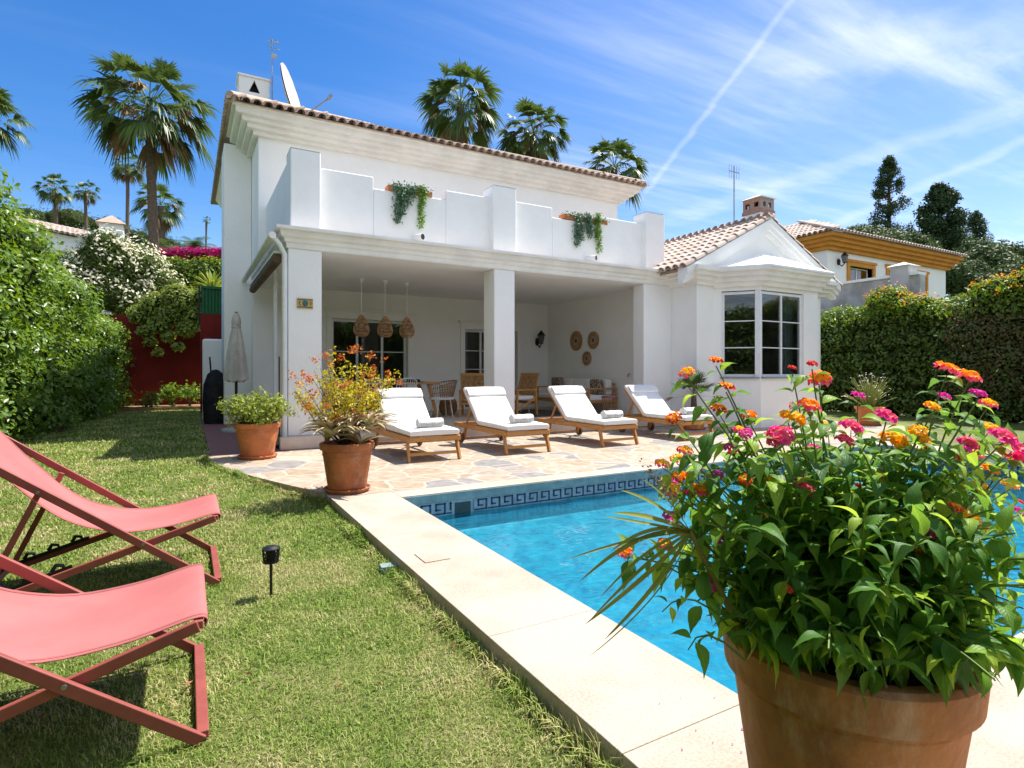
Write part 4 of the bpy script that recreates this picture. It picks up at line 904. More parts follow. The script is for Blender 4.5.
# ------------------------------------------------------------------ hedges and shrubs
def blob_shrub(name, label, cat, base, blobs, nleaf, lsize, lm, core=.80, extra=None, T=LEAF4, up=.25, grp=None, jit=.8, shell=.72):
    """blobs: list of (x,y,z,rx,ry,rz)"""
    t = thing(name, label, cat, base, grp); B = np.array(blobs); wts = (B[:, 3]*B[:, 4]*B[:, 5])**(2/3); wts /= wts.sum()
    idx = nrg.choice(len(B), nleaf, p=wts); d_ = rdirs(nleaf); r_ = nrg.uniform(shell, 1.05, (nleaf, 1))
    pos = B[idx, :3]+d_*B[idx, 3:]*r_
    # drop leaves deep inside other blobs
    keep = np.ones(nleaf, bool)
    for b in B:
        q_ = (pos-b[:3])/b[3:]; keep &= ~((q_**2).sum(1) < .45)
    keep &= pos[:, 2] > base[2]-.05
    pos, d_ = pos[keep], d_[keep]
    leaf_cloud('foliage', pos, d_, lsize, lm, t, T=T, up=up, jitter=jit)
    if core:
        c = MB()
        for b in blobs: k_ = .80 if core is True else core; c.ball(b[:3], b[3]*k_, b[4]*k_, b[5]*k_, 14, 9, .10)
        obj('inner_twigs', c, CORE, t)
    if extra:
        nm, n2, sz, m2, lo_z = extra; idx = nrg.choice(len(B), n2, p=wts); d2 = rdirs(n2); d2[:, 2] = np.abs(d2[:, 2])*1.2+lo_z; d2 = unit(d2)
        pos = B[idx, :3]+d2*B[idx, 3:]*1.04
        k = 5; pos = np.repeat(pos, k, 0)+nrg.normal(size=(n2*k, 3))*sz*.8; leaf_cloud(nm, pos, np.repeat(d2, k, 0), sz, m2, t, jitter=.6)
    return t
# left hedge: tall near the camera, lower and rounded at its far end
def hedge_left():
    bl_ = []; y = 5.6
    while y < 22.2:
        s_ = (y-6)/15.5; zt_ = float(np.interp(y, [5, 11, 13, 15, 18, 22.5], [5.1, 4.9, 4.3, 3.7, 3.2, 2.75])); xf = -2.55+1.05*min(1, max(0, (y-9)/13))
        for zc_ in np.arange(.45, zt_-.35, .62):
            bl_.append((xf-.75+rnd.uniform(-.1, .1), y+rnd.uniform(-.15, .15), zc_, .78*rnd.uniform(.9, 1.12), .62, .56*rnd.uniform(.9, 1.1)))
        bl_.append((xf-1.0+rnd.uniform(-.15, .1), y, zt_-.5, .85, .7, .55*rnd.uniform(.9, 1.25)))
        bl_.append((xf-2.1, y, zt_-.35, 1.0, .7, .6)); y += .62
    bl_ = [(a, b, c, d_, e, f_) for a, b, c, d_, e, f_ in bl_]
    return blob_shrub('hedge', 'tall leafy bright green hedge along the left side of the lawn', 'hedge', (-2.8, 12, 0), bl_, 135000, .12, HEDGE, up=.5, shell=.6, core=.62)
hedge_left()
def hedge_right():
    bl_ = []; y = -1.5
    while y < 17:
        zt_ = 2.95+.12*math.sin(y*.9)+(.12 if y < 7 else 0)
        for zc_ in np.arange(.3, zt_-.3, .62): bl_.append((17.75+rnd.uniform(-.12, .12), y, zc_, .75*rnd.uniform(.88, 1.1), .65, .5))
        bl_.append((17.9, y, zt_-.35, .85, .7, .5*rnd.uniform(.9, 1.2))); y += .7
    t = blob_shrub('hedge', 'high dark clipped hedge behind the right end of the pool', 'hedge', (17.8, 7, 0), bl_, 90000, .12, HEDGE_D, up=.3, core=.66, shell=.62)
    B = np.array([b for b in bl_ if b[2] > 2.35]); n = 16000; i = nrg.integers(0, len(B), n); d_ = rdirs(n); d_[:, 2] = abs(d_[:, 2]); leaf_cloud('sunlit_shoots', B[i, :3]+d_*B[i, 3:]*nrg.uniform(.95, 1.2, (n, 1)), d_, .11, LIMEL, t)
    B = np.array([b for b in bl_ if .8 < b[2] < 2.9 and 4.0 < b[1] < 7.5]); n = 8000; i = nrg.integers(0, len(B), n); d_ = rdirs(n); d_[:, 0] = -abs(d_[:, 0]); leaf_cloud('dry_patch', B[i, :3]+d_*B[i, 3:]*nrg.uniform(1.0, 1.1, (n, 1)), d_, .09, HEDGE_B, t)
    return t
hedge_right()
bl_ = [(x, -7.5+.3*math.sin(x), z_, 1.6, 1.1, 1.2) for x in np.arange(-6, 18, 1.7) for z_ in (.8, 2.2, 3.4)]
blob_shrub('hedge', 'leafy hedge across the garden opposite the porch, reflected in the windows', 'hedge', (5, -7.5, 0), bl_, 26000, .26, HEDGE, up=.3)
bl_ = [(-3.6+.2*math.sin(y), y, z_, .9, 1.0, 1.1) for y in np.arange(-6, 5.2, 1.5) for z_ in (.8, 2.2, 3.6)]
blob_shrub('hedge', 'near stretch of the left hedge beside the viewer, reflected in the angled bay window', 'hedge', (-3.6, 0, 0), bl_, 16000, .24, HEDGE, up=.3)
# lantana rambling over the right hedge
lb = [(17.5, 9.0, 3.2, .6, .6, .45), (17.4, 8.3, 3.0, .5, .6, .3)]
blob_shrub('lantana_shrub', 'orange flowered lantana rambling over the hedge below the ochre house', 'shrub', (17.5, 8, 2.9), lb, 2600, .10, LIMEL, True, ('blossom', 60, .075, ORANGE, .1))
lb = [(17.6, 3.2+.8*i, 3.18+.16*(i % 2), .6, .7, .38) for i in range(5)]
blob_shrub('lantana_shrub', 'orange flowered lantana on top of the hedge at the right edge', 'shrub', (17.5, 5, 2.9), lb, 7000, .10, LIMEL, True, ('blossom', 150, .075, ORANGE, .1))
# far left garden: red wall and what grows above it
rw = thing('garden_wall', 'dark red painted garden wall at the end of the lawn', 'wall', (-1, 22.5, 0))
obj('panel', MB().box(-3.5, .6, 22.4, 22.7, 0, 3.05), REDWALL, rw); obj('pier', MB().box(.35, 1.8, 19.6, 19.9, 0, 2.95), REDWALL, rw)
gbx = thing('green_screen', 'green corrugated screen on top of the red wall by the villa corner', 'screen', (.6, 19.7, 2.95))
m_ = MB()
for i in range(14): m_.box(.40+i*.09, .40+i*.09+.05, 19.66, 19.70, 2.96, 3.72)
m_.box(.38, 1.7, 19.70, 19.74, 2.96, 3.74); m_.box(.36, 1.72, 19.62, 19.76, 3.72, 3.80); obj('panel', m_, GREENM, gbx)
obj('post', MB().box(.30, .35, 19.64, 19.69, 2.6, 3.80), BLACK, gbx)
lw = thing('garden_wall', 'low white rounded garden wall beside the villa corner', 'wall', (.6, 16, 0))
obj('panel', MB().box(.33, 1.3, 16.0, 16.22, 0, 2.02), WHITE, lw, bevel=.06, seg=4)
O1 = P_t(112, 280, 24); ob = []
for dx, dz, r_ in ((-1.7, -.35, 1.1), (-.2, .65, 1.3), (.7, .6, 1.3), (1.6, -.1, 1.0), (0, -.4, 1.4), (-1.1, -.6, 1.1), (.9, -.9, 1.2), (-.2, 1.4, .8)): ob.append((O1.x+dx, O1.y+.3*dx, O1.z+dz, r_, 1.1, r_*.8))
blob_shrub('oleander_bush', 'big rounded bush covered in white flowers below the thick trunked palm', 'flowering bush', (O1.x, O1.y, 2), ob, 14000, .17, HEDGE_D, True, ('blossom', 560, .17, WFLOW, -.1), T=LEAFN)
hb = []
for i in range(9):
    p = P_t(158+i*10, 275, 27); hb.append((p.x, p.y, p.z-.1, .8, .8, .95)); hb.append((p.x, p.y, p.z-1.1, .8, .8, .95))
blob_shrub('hedge', 'clipped hedge with yellowish top behind the red wall', 'hedge', (hb[0][0], hb[0][1], 2), hb, 12000, .15, LIMEL, True, T=LEAF4, up=.5)
bb_ = []
for i in range(8): p = P_t(170+i*9, 256, 30); bb_.append((p.x, p.y, p.z, .75, .7, .42))
blob_shrub('bougainvillea', 'magenta bougainvillea strip above the clipped hedge', 'flowering bush', (bb_[0][0], bb_[0][1], 3), bb_, 7000, .13, MAG, True)
cb_ = []
for px_2, py_2, r_ in ((140, 318, .6), (155, 308, .75), (172, 318, .7), (188, 305, .75), (160, 328, .6), (178, 300, .8), (196, 318, .55), (205, 300, .6), (145, 335, .4), (186, 333, .45), (150, 345, .3), (168, 340, .35), (178, 350, .28), (158, 356, .22), (192, 330, .4)):
    p = P_t(px_2, py_2, 18.5); cb_.append((p.x, p.y, p.z+.12, r_*.62, .42, r_*.5))
blob_shrub('creeper', 'pale green creeper spilling over the top of the red wall', 'climbing plant', (cb_[0][0], cb_[0][1], 1.2), cb_, 8000, .11, LGREEN, True)
def spiky(name, label, p, n, ln, m, w=.05):
    t = thing(name, label, 'plant', tuple(p)); V = []; Fq = []
    for i in range(n):
        az = rnd.uniform(0, 6.28); el = rnd.uniform(.2, 1.4); d_ = Vector((math.cos(az)*math.cos(el), math.sin(az)*math.cos(el), math.sin(el))); sd_ = Vector((-math.sin(az), math.cos(az), 0)); o_ = len(V); l = ln*rnd.uniform(.7, 1.1)
        for s_, ww in ((0, .5), (.4, 1), (.75, .6), (1, .05)): q_ = Vector(p)+d_*l*s_-Vector((0, 0, 1))*l*.35*s_*s_; V += [q_-sd_*w*ww, q_+sd_*w*ww]
        for k in range(3): Fq.append((o_+2*k, o_+2*k+1, o_+2*k+3, o_+2*k+2))
    npobj('leaf', [tuple(v) for v in V], Fq, m, t); return t
spiky('yucca_plant', 'spiky yucca leaves between the creeper and the green screen', P_t(198, 305, 21.5), 60, 1.2, LGREEN)
spiky('yucca_plant', 'taller spiky yucca behind the green screen', P_t(212, 290, 23), 60, 1.3, LGREEN)
# small plants in the bed
for i, (px_2, lab, mm, hh_) in enumerate(((150, 'low shrub in the bed at the foot of the red wall, left one', HEDGE_D, .4), (172, 'rose bush with a pink bloom in front of the red wall', HEDGE, .7), (190, 'leafy green plant in the bed beside the low white wall', HEDGE, .7))):
    p = P_z(px_2, 412, 0); p.z = .1
    twig_shrub('bed_plant', lab, (p.x, 21.4, .1), (p.x, 21.4, .1+hh_*.7), (.35, .3, hh_*.4), 14, 260, .13, mm, clus=4, cat='plant')
# low flowers at the foot of the left hedge
for i, (px_2, py_2) in enumerate(((92, 420), (60, 433))):
    p = P_z(px_2, py_2, -.02); twig_shrub('bed_plant', ('small leafy plant at the foot of the left hedge, farther one', 'small leafy plant at the foot of the left hedge, nearer one')[i], (p.x, p.y, 0), (p.x, p.y, .3), (.4, .4, .2), 12, 400, .09, HEDGE, clus=4, cat='plant')
# neighbour's roofline on the far left
nb = thing('neighbour_house', 'low white house with tiled roof and white chimney behind the left hedge', 'house', tuple(P_t(70, 372, 34)))
A_, B_ = P_t(30, 226, 34), P_t(108, 243, 38)
def panel_between(mb, a, b, zlo, zhi, th):
    a2, b2_ = Vector((a.x, a.y)), Vector((b.x, b.y)); d_ = (b2_-a2).normalized(); n = Vector((-d_.y, d_.x))*th
    mb.prism([tuple(a2), tuple(b2_), tuple(b2_+n), tuple(a2+n)], zlo, zhi)
m_ = MB(); panel_between(m_, A_, B_, 0, A_.z-.15, 6); obj('wall', m_, WHITE, nb)
m_ = MB(); d_ = (Vector((B_.x-A_.x, B_.y-A_.y, 0))); ln_ = d_.length; d_.normalize(); n_ = Vector((-d_.y, d_.x, 0)); 
tiles(m_, Vector((A_.x, A_.y, A_.z-.12))-n_*.3, d_, n_+Vector((0, 0, .36)), ln_, 2.6, pitch=.3, row=.6, r=.13); obj('roof', m_, TILEL, nb, smooth=True)
C_ = P_t(112, 240, 38); m_ = MB().box(C_.x-.65, C_.x+.65, C_.y-.5, C_.y+.5, 4, P_t(112, 225, 38).z); nc_ = obj('chimney', m_, WHITE, nb)
zc_ = P_t(112, 225, 38).z; m_ = MB(); m_.add([(C_.x-.85, C_.y-.7, zc_), (C_.x+.85, C_.y-.7, zc_), (C_.x+.85, C_.y+.7, zc_), (C_.x-.85, C_.y+.7, zc_), (C_.x, C_.y, zc_+.65)], [(0, 1, 4), (1, 2, 4), (2, 3, 4), (3, 0, 4), (3, 2, 1, 0)]); obj('chimney_cap', m_, TILE, nc_)
vb = [];
for px_2 in (38, 50, 62, 74): p = P_t(px_2, 250, 28); vb.append((p.x, p.y, p.z-.8, .9, .7, .8))
blob_shrub('leafy_bush', 'dark green bush between the left hedge and the white flowered bush', 'shrub', (vb[0][0], vb[0][1], 2), vb, 5000, .17, HEDGE_D, True)
for i, (px_2, py_2, t_, r_, lab) in enumerate(((196, 262, 60, 2.0, 'far tree crown behind the bougainvillea'), (70, 228, 90, 5, 'far dark trees behind the left neighbour roof'), (135, 245, 70, 3, 'far tree behind the thick palm trunk'))):
    p = P_t(px_2, py_2, t_); blob_shrub('far_tree', lab, 'tree', (p.x, p.y, 0), [(p.x+dx*r_, p.y, p.z+dz*r_*.4, r_*.8, r_*.7, r_*.55) for dx, dz in ((-1, 0), (0, .3), (1, -.1), (.4, -.6), (-.5, -.6))], 3500, .4, BROAD, True)
# ------------------------------------------------------------------ neighbour villa on the right
nv = thing('neighbour_villa', 'white villa with ochre eaves and window frames above the right hedge', 'house', (30, 18, 0))
cz = P_y(833, 229, 14.9); EX, EY, EZ = cz.x, 14.9, cz.z; EXR = P_y(965, 258, 14.9).x
wx, wy = EX+.65, EY+.65
nv_h = [(P_y(847, 300, wy).x, P_y(889, 300, wy).x, P_y(847, 296, wy).z-.6, P_y(850, 266, wy).z),
        (P_y(884, 300, wy).x+.35, P_y(897, 300, wy).x+.1, P_y(890, 290, wy).z-.4, P_y(890, 271, wy).z),
        (P_y(910, 300, wy).x, P_y(925, 300, wy).x, P_y(915, 290, wy).z-.6, P_y(915, 276, wy).z)]
nv_h[0] = (P_y(849, 300, wy).x, P_y(872, 300, wy).x, nv_h[0][2], nv_h[0][3])
m_ = MB(); wall_with_holes(m_, 'y', wy, .3, wx, EXR-.6, 0, EZ-.3, nv_h); m_.box(wx, wx+.3, wy+.3, wy+9, 0, EZ-.3); obj('wall', m_, WHITE, nv)
for a, b, za, zb2 in nv_h:
    m_ = MB(); w_ = .2; m_.box(a-w_, a, wy-.07, wy+.3, za, zb2+.18); m_.box(b, b+w_, wy-.07, wy+.3, za, zb2+.18); m_.box(a-w_-.08, b+w_+.08, wy-.10, wy+.3, zb2+.18, zb2+.30); m_.box(a, b, wy-.07, wy+.3, zb2, zb2+.18)
    so = obj('window_surround', m_, OCHRE, nv); window((a, wy), (b, wy), za, zb2, 2, 2, parent=nv, inset=.2, sill=False)
m_ = MB(); steps_path(m_, [(wx, wy+9), (wx, wy), (EXR-.6, wy), (EXR-.6, wy+6)], stepprof(0, .60, EZ-.72, EZ-.06, 4)); obj('eaves', m_, OCHRE, nv)
m_ = MB(); tiles(m_, (EX-.02, EY-.05, EZ-.04), (1, 0, 0), (0, 1, .42), EXR-EX, 4, pitch=.26, row=.5, r=.11, clip=lambda s_, q_: s_ > q_*.9-.1 and (EXR-EX-s_) > q_*.9-.1)
tiles(m_, (EX-.02, EY, EZ-.04), (0, 1, 0), (1, 0, .42), 9, 4, pitch=.26, row=.5, r=.11, clip=lambda s_, q_: s_ > q_*.9-.1); nro = obj('roof', m_, TILEL, nv, smooth=True)
zr = EZ+.42*4; m_ = MB().add([(EX, EY, EZ-.05), (EXR, EY, EZ-.05), (EXR, EY+9, EZ-.05), (EX, EY+9, EZ-.05), (EX+4, EY+4, zr-.1), (EXR-4, EY+4, zr-.1), (EXR-4, EY+5, zr-.1), (EX+4, EY+5, zr-.1)], [(0, 1, 5, 4), (1, 2, 6, 5), (2, 3, 7, 6), (3, 0, 4, 7), (4, 5, 6, 7), (3, 2, 1, 0)])
obj('roof_deck', m_, mat('roof_mortar', (.45, .33, .26)), nro)
def lantern(name, label, p, s_, dirv=(0, -1)):
    t = thing(name, label, 'wall lamp', p); dx, dy = dirv; p = Vector(p); c = p+Vector((dx, dy, 0))*.17*s_
    obj('bracket', MB().ball(p, .05*s_, .05*s_, .09*s_).tube([p+Vector((0, 0, -.05*s_)), p+Vector((dx, dy, 0))*.10*s_+Vector((0, 0, -.13*s_)), c+Vector((0, 0, -.06*s_))], .014*s_, 6), BLACK, t)
    obj('cap', MB().lathe([(.10*s_, .13*s_), (.085*s_, .15*s_), (.02*s_, .23*s_), (.001, .25*s_)], c, 8, True).lathe([(.05*s_, -.05*s_), (.055*s_, -.04*s_), (.001, -.04*s_)], c, 8, True), BLACK, t)
    m2 = MB().lathe([(.05*s_, -.04*s_), (.085*s_, .13*s_)], c, 6, True); obj('glass', m2, mat('lamp_glass', (.10, .11, .11), .2, .5), t)
    return t
lz = P_y(838, 262, wy); lantern('wall_lantern', 'black lantern on the white neighbour villa left of its first ochre window', (lz.x, wy-.02, lz.z), 1.7)
lz = P_y(903, 273, wy); lantern('wall_lantern', 'black lantern on the neighbour villa between its second and third windows', (lz.x, wy-.02, lz.z), 1.7)
gw = thing('boundary_wall', 'stained grey garden wall with capped pillar behind the right hedge', 'wall', (18.6, 8, 0))
obj('panel', MB().box(18.6, 18.9, 8.7, 16, 0, 4.05), GREYW, gw); obj('coping_slab', MB().box(18.5, 18.95, 8.7, 16, 4.05, 4.13), WHITE, gw)
pl = P_y(906, 280, 8.3); m_ = MB().box(18.45, 19.0, 8.95, 9.45, 0, 4.36); obj('pillar', m_, GREYW, gw)
m_ = MB().add([(18.37, 8.88, 4.36), (19.08, 8.88, 4.36), (19.08, 9.52, 4.36), (18.37, 9.52, 4.36), (18.72, 9.2, 4.50)], [(0, 1, 4), (1, 2, 4), (2, 3, 4), (3, 0, 4), (3, 2, 1, 0)]); obj('pillar_cap', m_, WHITE, gw)
# ------------------------------------------------------------------ trees on the right skyline
def conifer(label, px, ytop, ybase_px, t_, wpx, seed, n=9000, gaps=.3, lm=CONI):
    rnd.seed(seed); top = P_t(px, ytop, t_); R_ = wpx/F*t_; zb_ = P_t(px, ybase_px, t_).z; t = thing('conifer', label, 'tree', (top.x, top.y, 0))
    tr = MB().tube([(top.x, top.y, 0), (top.x, top.y, top.z-.2)], [.5, .08], 8); Hh = top.z-zb_; cs, rs = [], []
    for k in range(130):
        z = zb_+Hh*rnd.random()**1.1; f_ = 1-(z-zb_)/Hh; rr = R_*(.12+f_**.75)*rnd.uniform(.4, 1); az = rnd.uniform(0, 6.28)
        c = (top.x+rr*math.cos(az), top.y+rr*math.sin(az)*.8, z); cs.append(c); q_ = R_*(.13+.15*f_)*rnd.uniform(.7, 1.2); rs.append(q_)
        tr.tube([(top.x, top.y, z-.3*rr), c], [.09, .03], 4)
    for k in range(14): z = zb_+Hh*(k/13); f_ = 1-k/13; cs.append((top.x, top.y, z)); rs.append(R_*(.09+.28*f_))
    obj('trunk', tr, BARK, t); pos, d_ = clumpy(n, cs, [[r_] for r_ in rs], .25); pos[:, 2] -= 0
    leaf_cloud('crown', pos, d_, R_*.075, lm, t, jitter=1.0, up=.3, T=LEAF4); return t
conifer('tall narrow dark conifer, left of the trees beyond the ochre house', 889, 158, 262, 62, 27, 1, 16000)
conifer('broad dark conifer, middle of the trees beyond the ochre house', 940, 188, 285, 58, 42, 2, 30000)
conifer('smaller conifer behind and right of the broad one', 976, 212, 285, 66, 24, 3, 12000)
for i, (px_2, py_2, t_, r_, lab) in enumerate(((1000, 262, 45, 3.2, 'rounded tree crown at the right edge above the hedge'), (965, 275, 40, 2.0, 'bushy tree just right of the ochre eaves'), (905, 248, 52, 3.0, 'low treetops showing over the neighbour roof'), (870, 238, 54, 2.2, 'treetop peeping over the neighbour roof beside the narrow conifer'), (1030, 280, 42, 3.0, 'tree crown cut by the right edge'))):
    p = P_t(px_2, py_2, t_); blob_shrub('broadleaf_tree', lab, 'tree', (p.x, p.y, 0), [(p.x+dx*r_*.9, p.y+dy*r_, p.z+dz*r_*.4, r_*.6, r_*.6, r_*.45) for dx, dy, dz in ((-1, 0, -.3), (-.4, .3, .35), (.3, 0, .2), (1, 0, -.2), (.2, -.3, -.9), (-.7, -.2, -1), (.8, .1, -1))], 9000, .28, BROAD, True)
# ------------------------------------------------------------------ pool loungers
def make_lounger():
    t = thing('sun_lounger', '', 'sun lounger', (0, 0, 0), 'four sun loungers in a row'); w = .365; zr_ = .30
    m_ = MB()
    for s_ in (-1, 1): m_.bar((s_*w, 0, zr_), (s_*w, 1.92, zr_), .032, .075)
    m_.bar((-w, .0, zr_+.0), (w, .0, zr_+.0), .032, .06); m_.bar((-w, 1.9, zr_), (w, 1.9, zr_), .03, .06)
    obj('frame', m_, TEAK, t, bevel=.006, world=False)
    for sx in (-1, 1):
        obj('leg', MB().bar((sx*(w-.01), .10, zr_), (sx*(w+.0), .0, 0), .035, .06), TEAK, t, bevel=.005, world=False)
        obj('leg', MB().bar((sx*(w-.03), 1.52, zr_), (sx*(w-.03), 1.62, .05), .035, .055), TEAK, t, bevel=.005, world=False)
    for sx in (-1, 1): obj('wheel', MB().tube([(sx*(w+.0), 1.62, .09), (sx*(w+.035), 1.62, .09)], .09, 20), DARKWOOD, t, world=False)
    obj('stretcher', MB().bar((-w, .03, .10), (w, .03, .10), .022, .04), TEAK, t, world=False); obj('axle', MB().bar((-w, 1.62, .09), (w, 1.62, .09), .02, .02), TEAK, t, world=False)
    m_ = MB()
    for i in range(9): y_ = .06+i*.118; m_.box(-w+.02, w-.02, y_, y_+.07, zr_+.030, zr_+.046)
    obj('slats', m_, TEAK, t, world=False)
    ang = R(43); hy, hz_ = 1.04, zr_+.03; L_ = .80; by, bz = hy+L_*math.cos(ang), hz_+L_*math.sin(ang)
    m_ = MB()
    for s_ in (-1, 1): m_.bar((s_*(w-.045), hy, hz_), (s_*(w-.045), by, bz), .028, .05)
    for i in range(7): f_ = (i+.5)/7; m_.bar((-w+.05, hy+(by-hy)*f_, hz_+(bz-hz_)*f_), (w-.05, hy+(by-hy)*f_, hz_+(bz-hz_)*f_), .05, .016)
    m_.bar((-w+.06, by-.25, bz-.24), (-w+.06, by-.05, zr_), .025, .035); m_.bar((w-.06, by-.25, bz-.24), (w-.06, by-.05, zr_), .025, .035)
    obj('backrest', m_, TEAK, t, bevel=.004, world=False)
    # cushion: swept rounded slab
    pts = [(-.02, zr_+.047), (.5, zr_+.047), (hy-.06, zr_+.050), (hy+.03, hz_+.045)]; 
    for f_ in (.25, .5, .75, .98): pts.append((hy+L_*f_*math.cos(ang), hz_+.03+L_*f_*math.sin(ang)))
    th = .085; cw = .358; ring = []; K = len(pts); vs = []
    for i, (y_, z_) in enumerate(pts):
        a, b = pts[max(0, i-1)], pts[min(K-1, i+1)]; d_ = Vector((b[0]-a[0], b[1]-a[1])).normalized(); n = Vector((-d_.y, d_.x))
        tt = th*(1 if 0 < i < K-1 else .85)
        prof = [(-cw, .012), (-cw, tt-.02), (-cw+.025, tt), (0, tt+.008), (cw-.025, tt), (cw, tt-.02), (cw, .012), (cw-.015, 0), (-cw+.015, 0)]
        vs += [(x, y_+n.x*q_, z_+n.y*q_) for x, q_ in prof]
    k = 9; fs = [(i*k+j, i*k+(j+1) % k, (i+1)*k+(j+1) % k, (i+1)*k+j) for i in range(K-1) for j in range(k)]+[tuple(range(k)), tuple(range(K*k-1, (K-1)*k-1, -1))]
    c_ = obj('cushion', MB().add(vs, fs), CUSH, t, bevel=.014, world=False, seg=3)
    e = Vector((0, hy+L_*.80*math.cos(ang), hz_+.03+L_*.80*math.sin(ang))); nv_ = Vector((0, -math.sin(ang), math.cos(ang))); p = e+nv_*(th+.022)
    hdp = MB(); d_ = Vector((0, math.cos(ang), math.sin(ang)))
    prof = [(-.10, -.014), (-.085, .012), (0, .022), (.085, .012), (.10, -.014)]
    vs = [(x, (p+d_*a+nv_*b).y, (p+d_*a+nv_*b).z) for x in (-cw+.005, cw-.005) for a, b in prof]
    hdp.add(vs, [(i, i+1, 6+i, 5+i) for i in range(4)]+[(0, 5, 9, 4), (0, 1, 2, 3, 4), (9, 8, 7, 6, 5)]); obj('head_pillow', hdp, CUSH, t, bevel=.01, world=False)
    return t
def make_towel(loc, rz, label, two=False):
    t = thing('rolled_towel', label, 'towel', loc, 'rolled towels on the loungers'); t.rotation_euler.z = rz; r_ = .068
    sp = []; 
    for i in range(40): a = i*.42; rr = .012+r_*.8*i/40; sp.append((rr*math.cos(a), rr*math.sin(a)+r_))
    m_ = MB(); n = len(sp)
    segs2 = 15; L_ = .36; vs = []
    for j in range(segs2+1):
        x = -L_/2+L_*j/segs2; k_ = 24
        for i in range(k_): a = 2*math.pi*i/k_; rr = r_*(1+.04*math.sin(5*a+j)+.03*math.sin(j*1.3)); vs.append((x, rr*math.cos(a)*1.1, rr*math.sin(a)*.92+r_*.9))
    m_.add(vs, [(j*24+i, j*24+(i+1) % 24, (j+1)*24+(i+1) % 24, (j+1)*24+i) for j in range(segs2) for i in range(24)]+[tuple(range(24)), tuple(range((segs2+1)*24-1, segs2*24-1, -1))])
    obj('roll', m_, TOWEL, t, world=False, smooth=True)
    m_ = MB()
    for i in range(34):
        x = -L_/2+.01+(L_-.02)*i/33; m_.tube([(x, -r_*1.08, r_*.95), (x+rnd.uniform(-.004, .004), -r_*1.20, r_*.45), (x+rnd.uniform(-.008, .008), -r_*1.15, .004)], .003, 4)
    obj('fringe', m_, TOWELS, t, world=False)
    return t
LG = [(2.915, 7.26, 0, 'nearest sun lounger with white cushion, right of the aloe pot'), (4.39, 7.26, -.02, 'second sun lounger from the left, in front of the middle column'),
      (6.14, 7.26, .015, 'third sun lounger from the left, in front of the porch armchair'), (7.90, 7.22, .0, 'farthest sun lounger, beside the potted palm')]
lp = make_lounger()
for i, (x, y, rz, lab) in enumerate(LG):
    o = lp if i == 0 else copy_tree(lp); o.location = (x, y, 0); o.rotation_euler.z = rz; o['label'] = lab
    make_towel((x+.02, y+.24, .30+.047+.088), rz+(.06 if i % 2 else -.04), ('rolled fringed towel on the nearest lounger', 'rolled fringed towel on the second lounger from the left', 'rolled towel on the third lounger from the left', 'folded towel on the farthest lounger')[i])
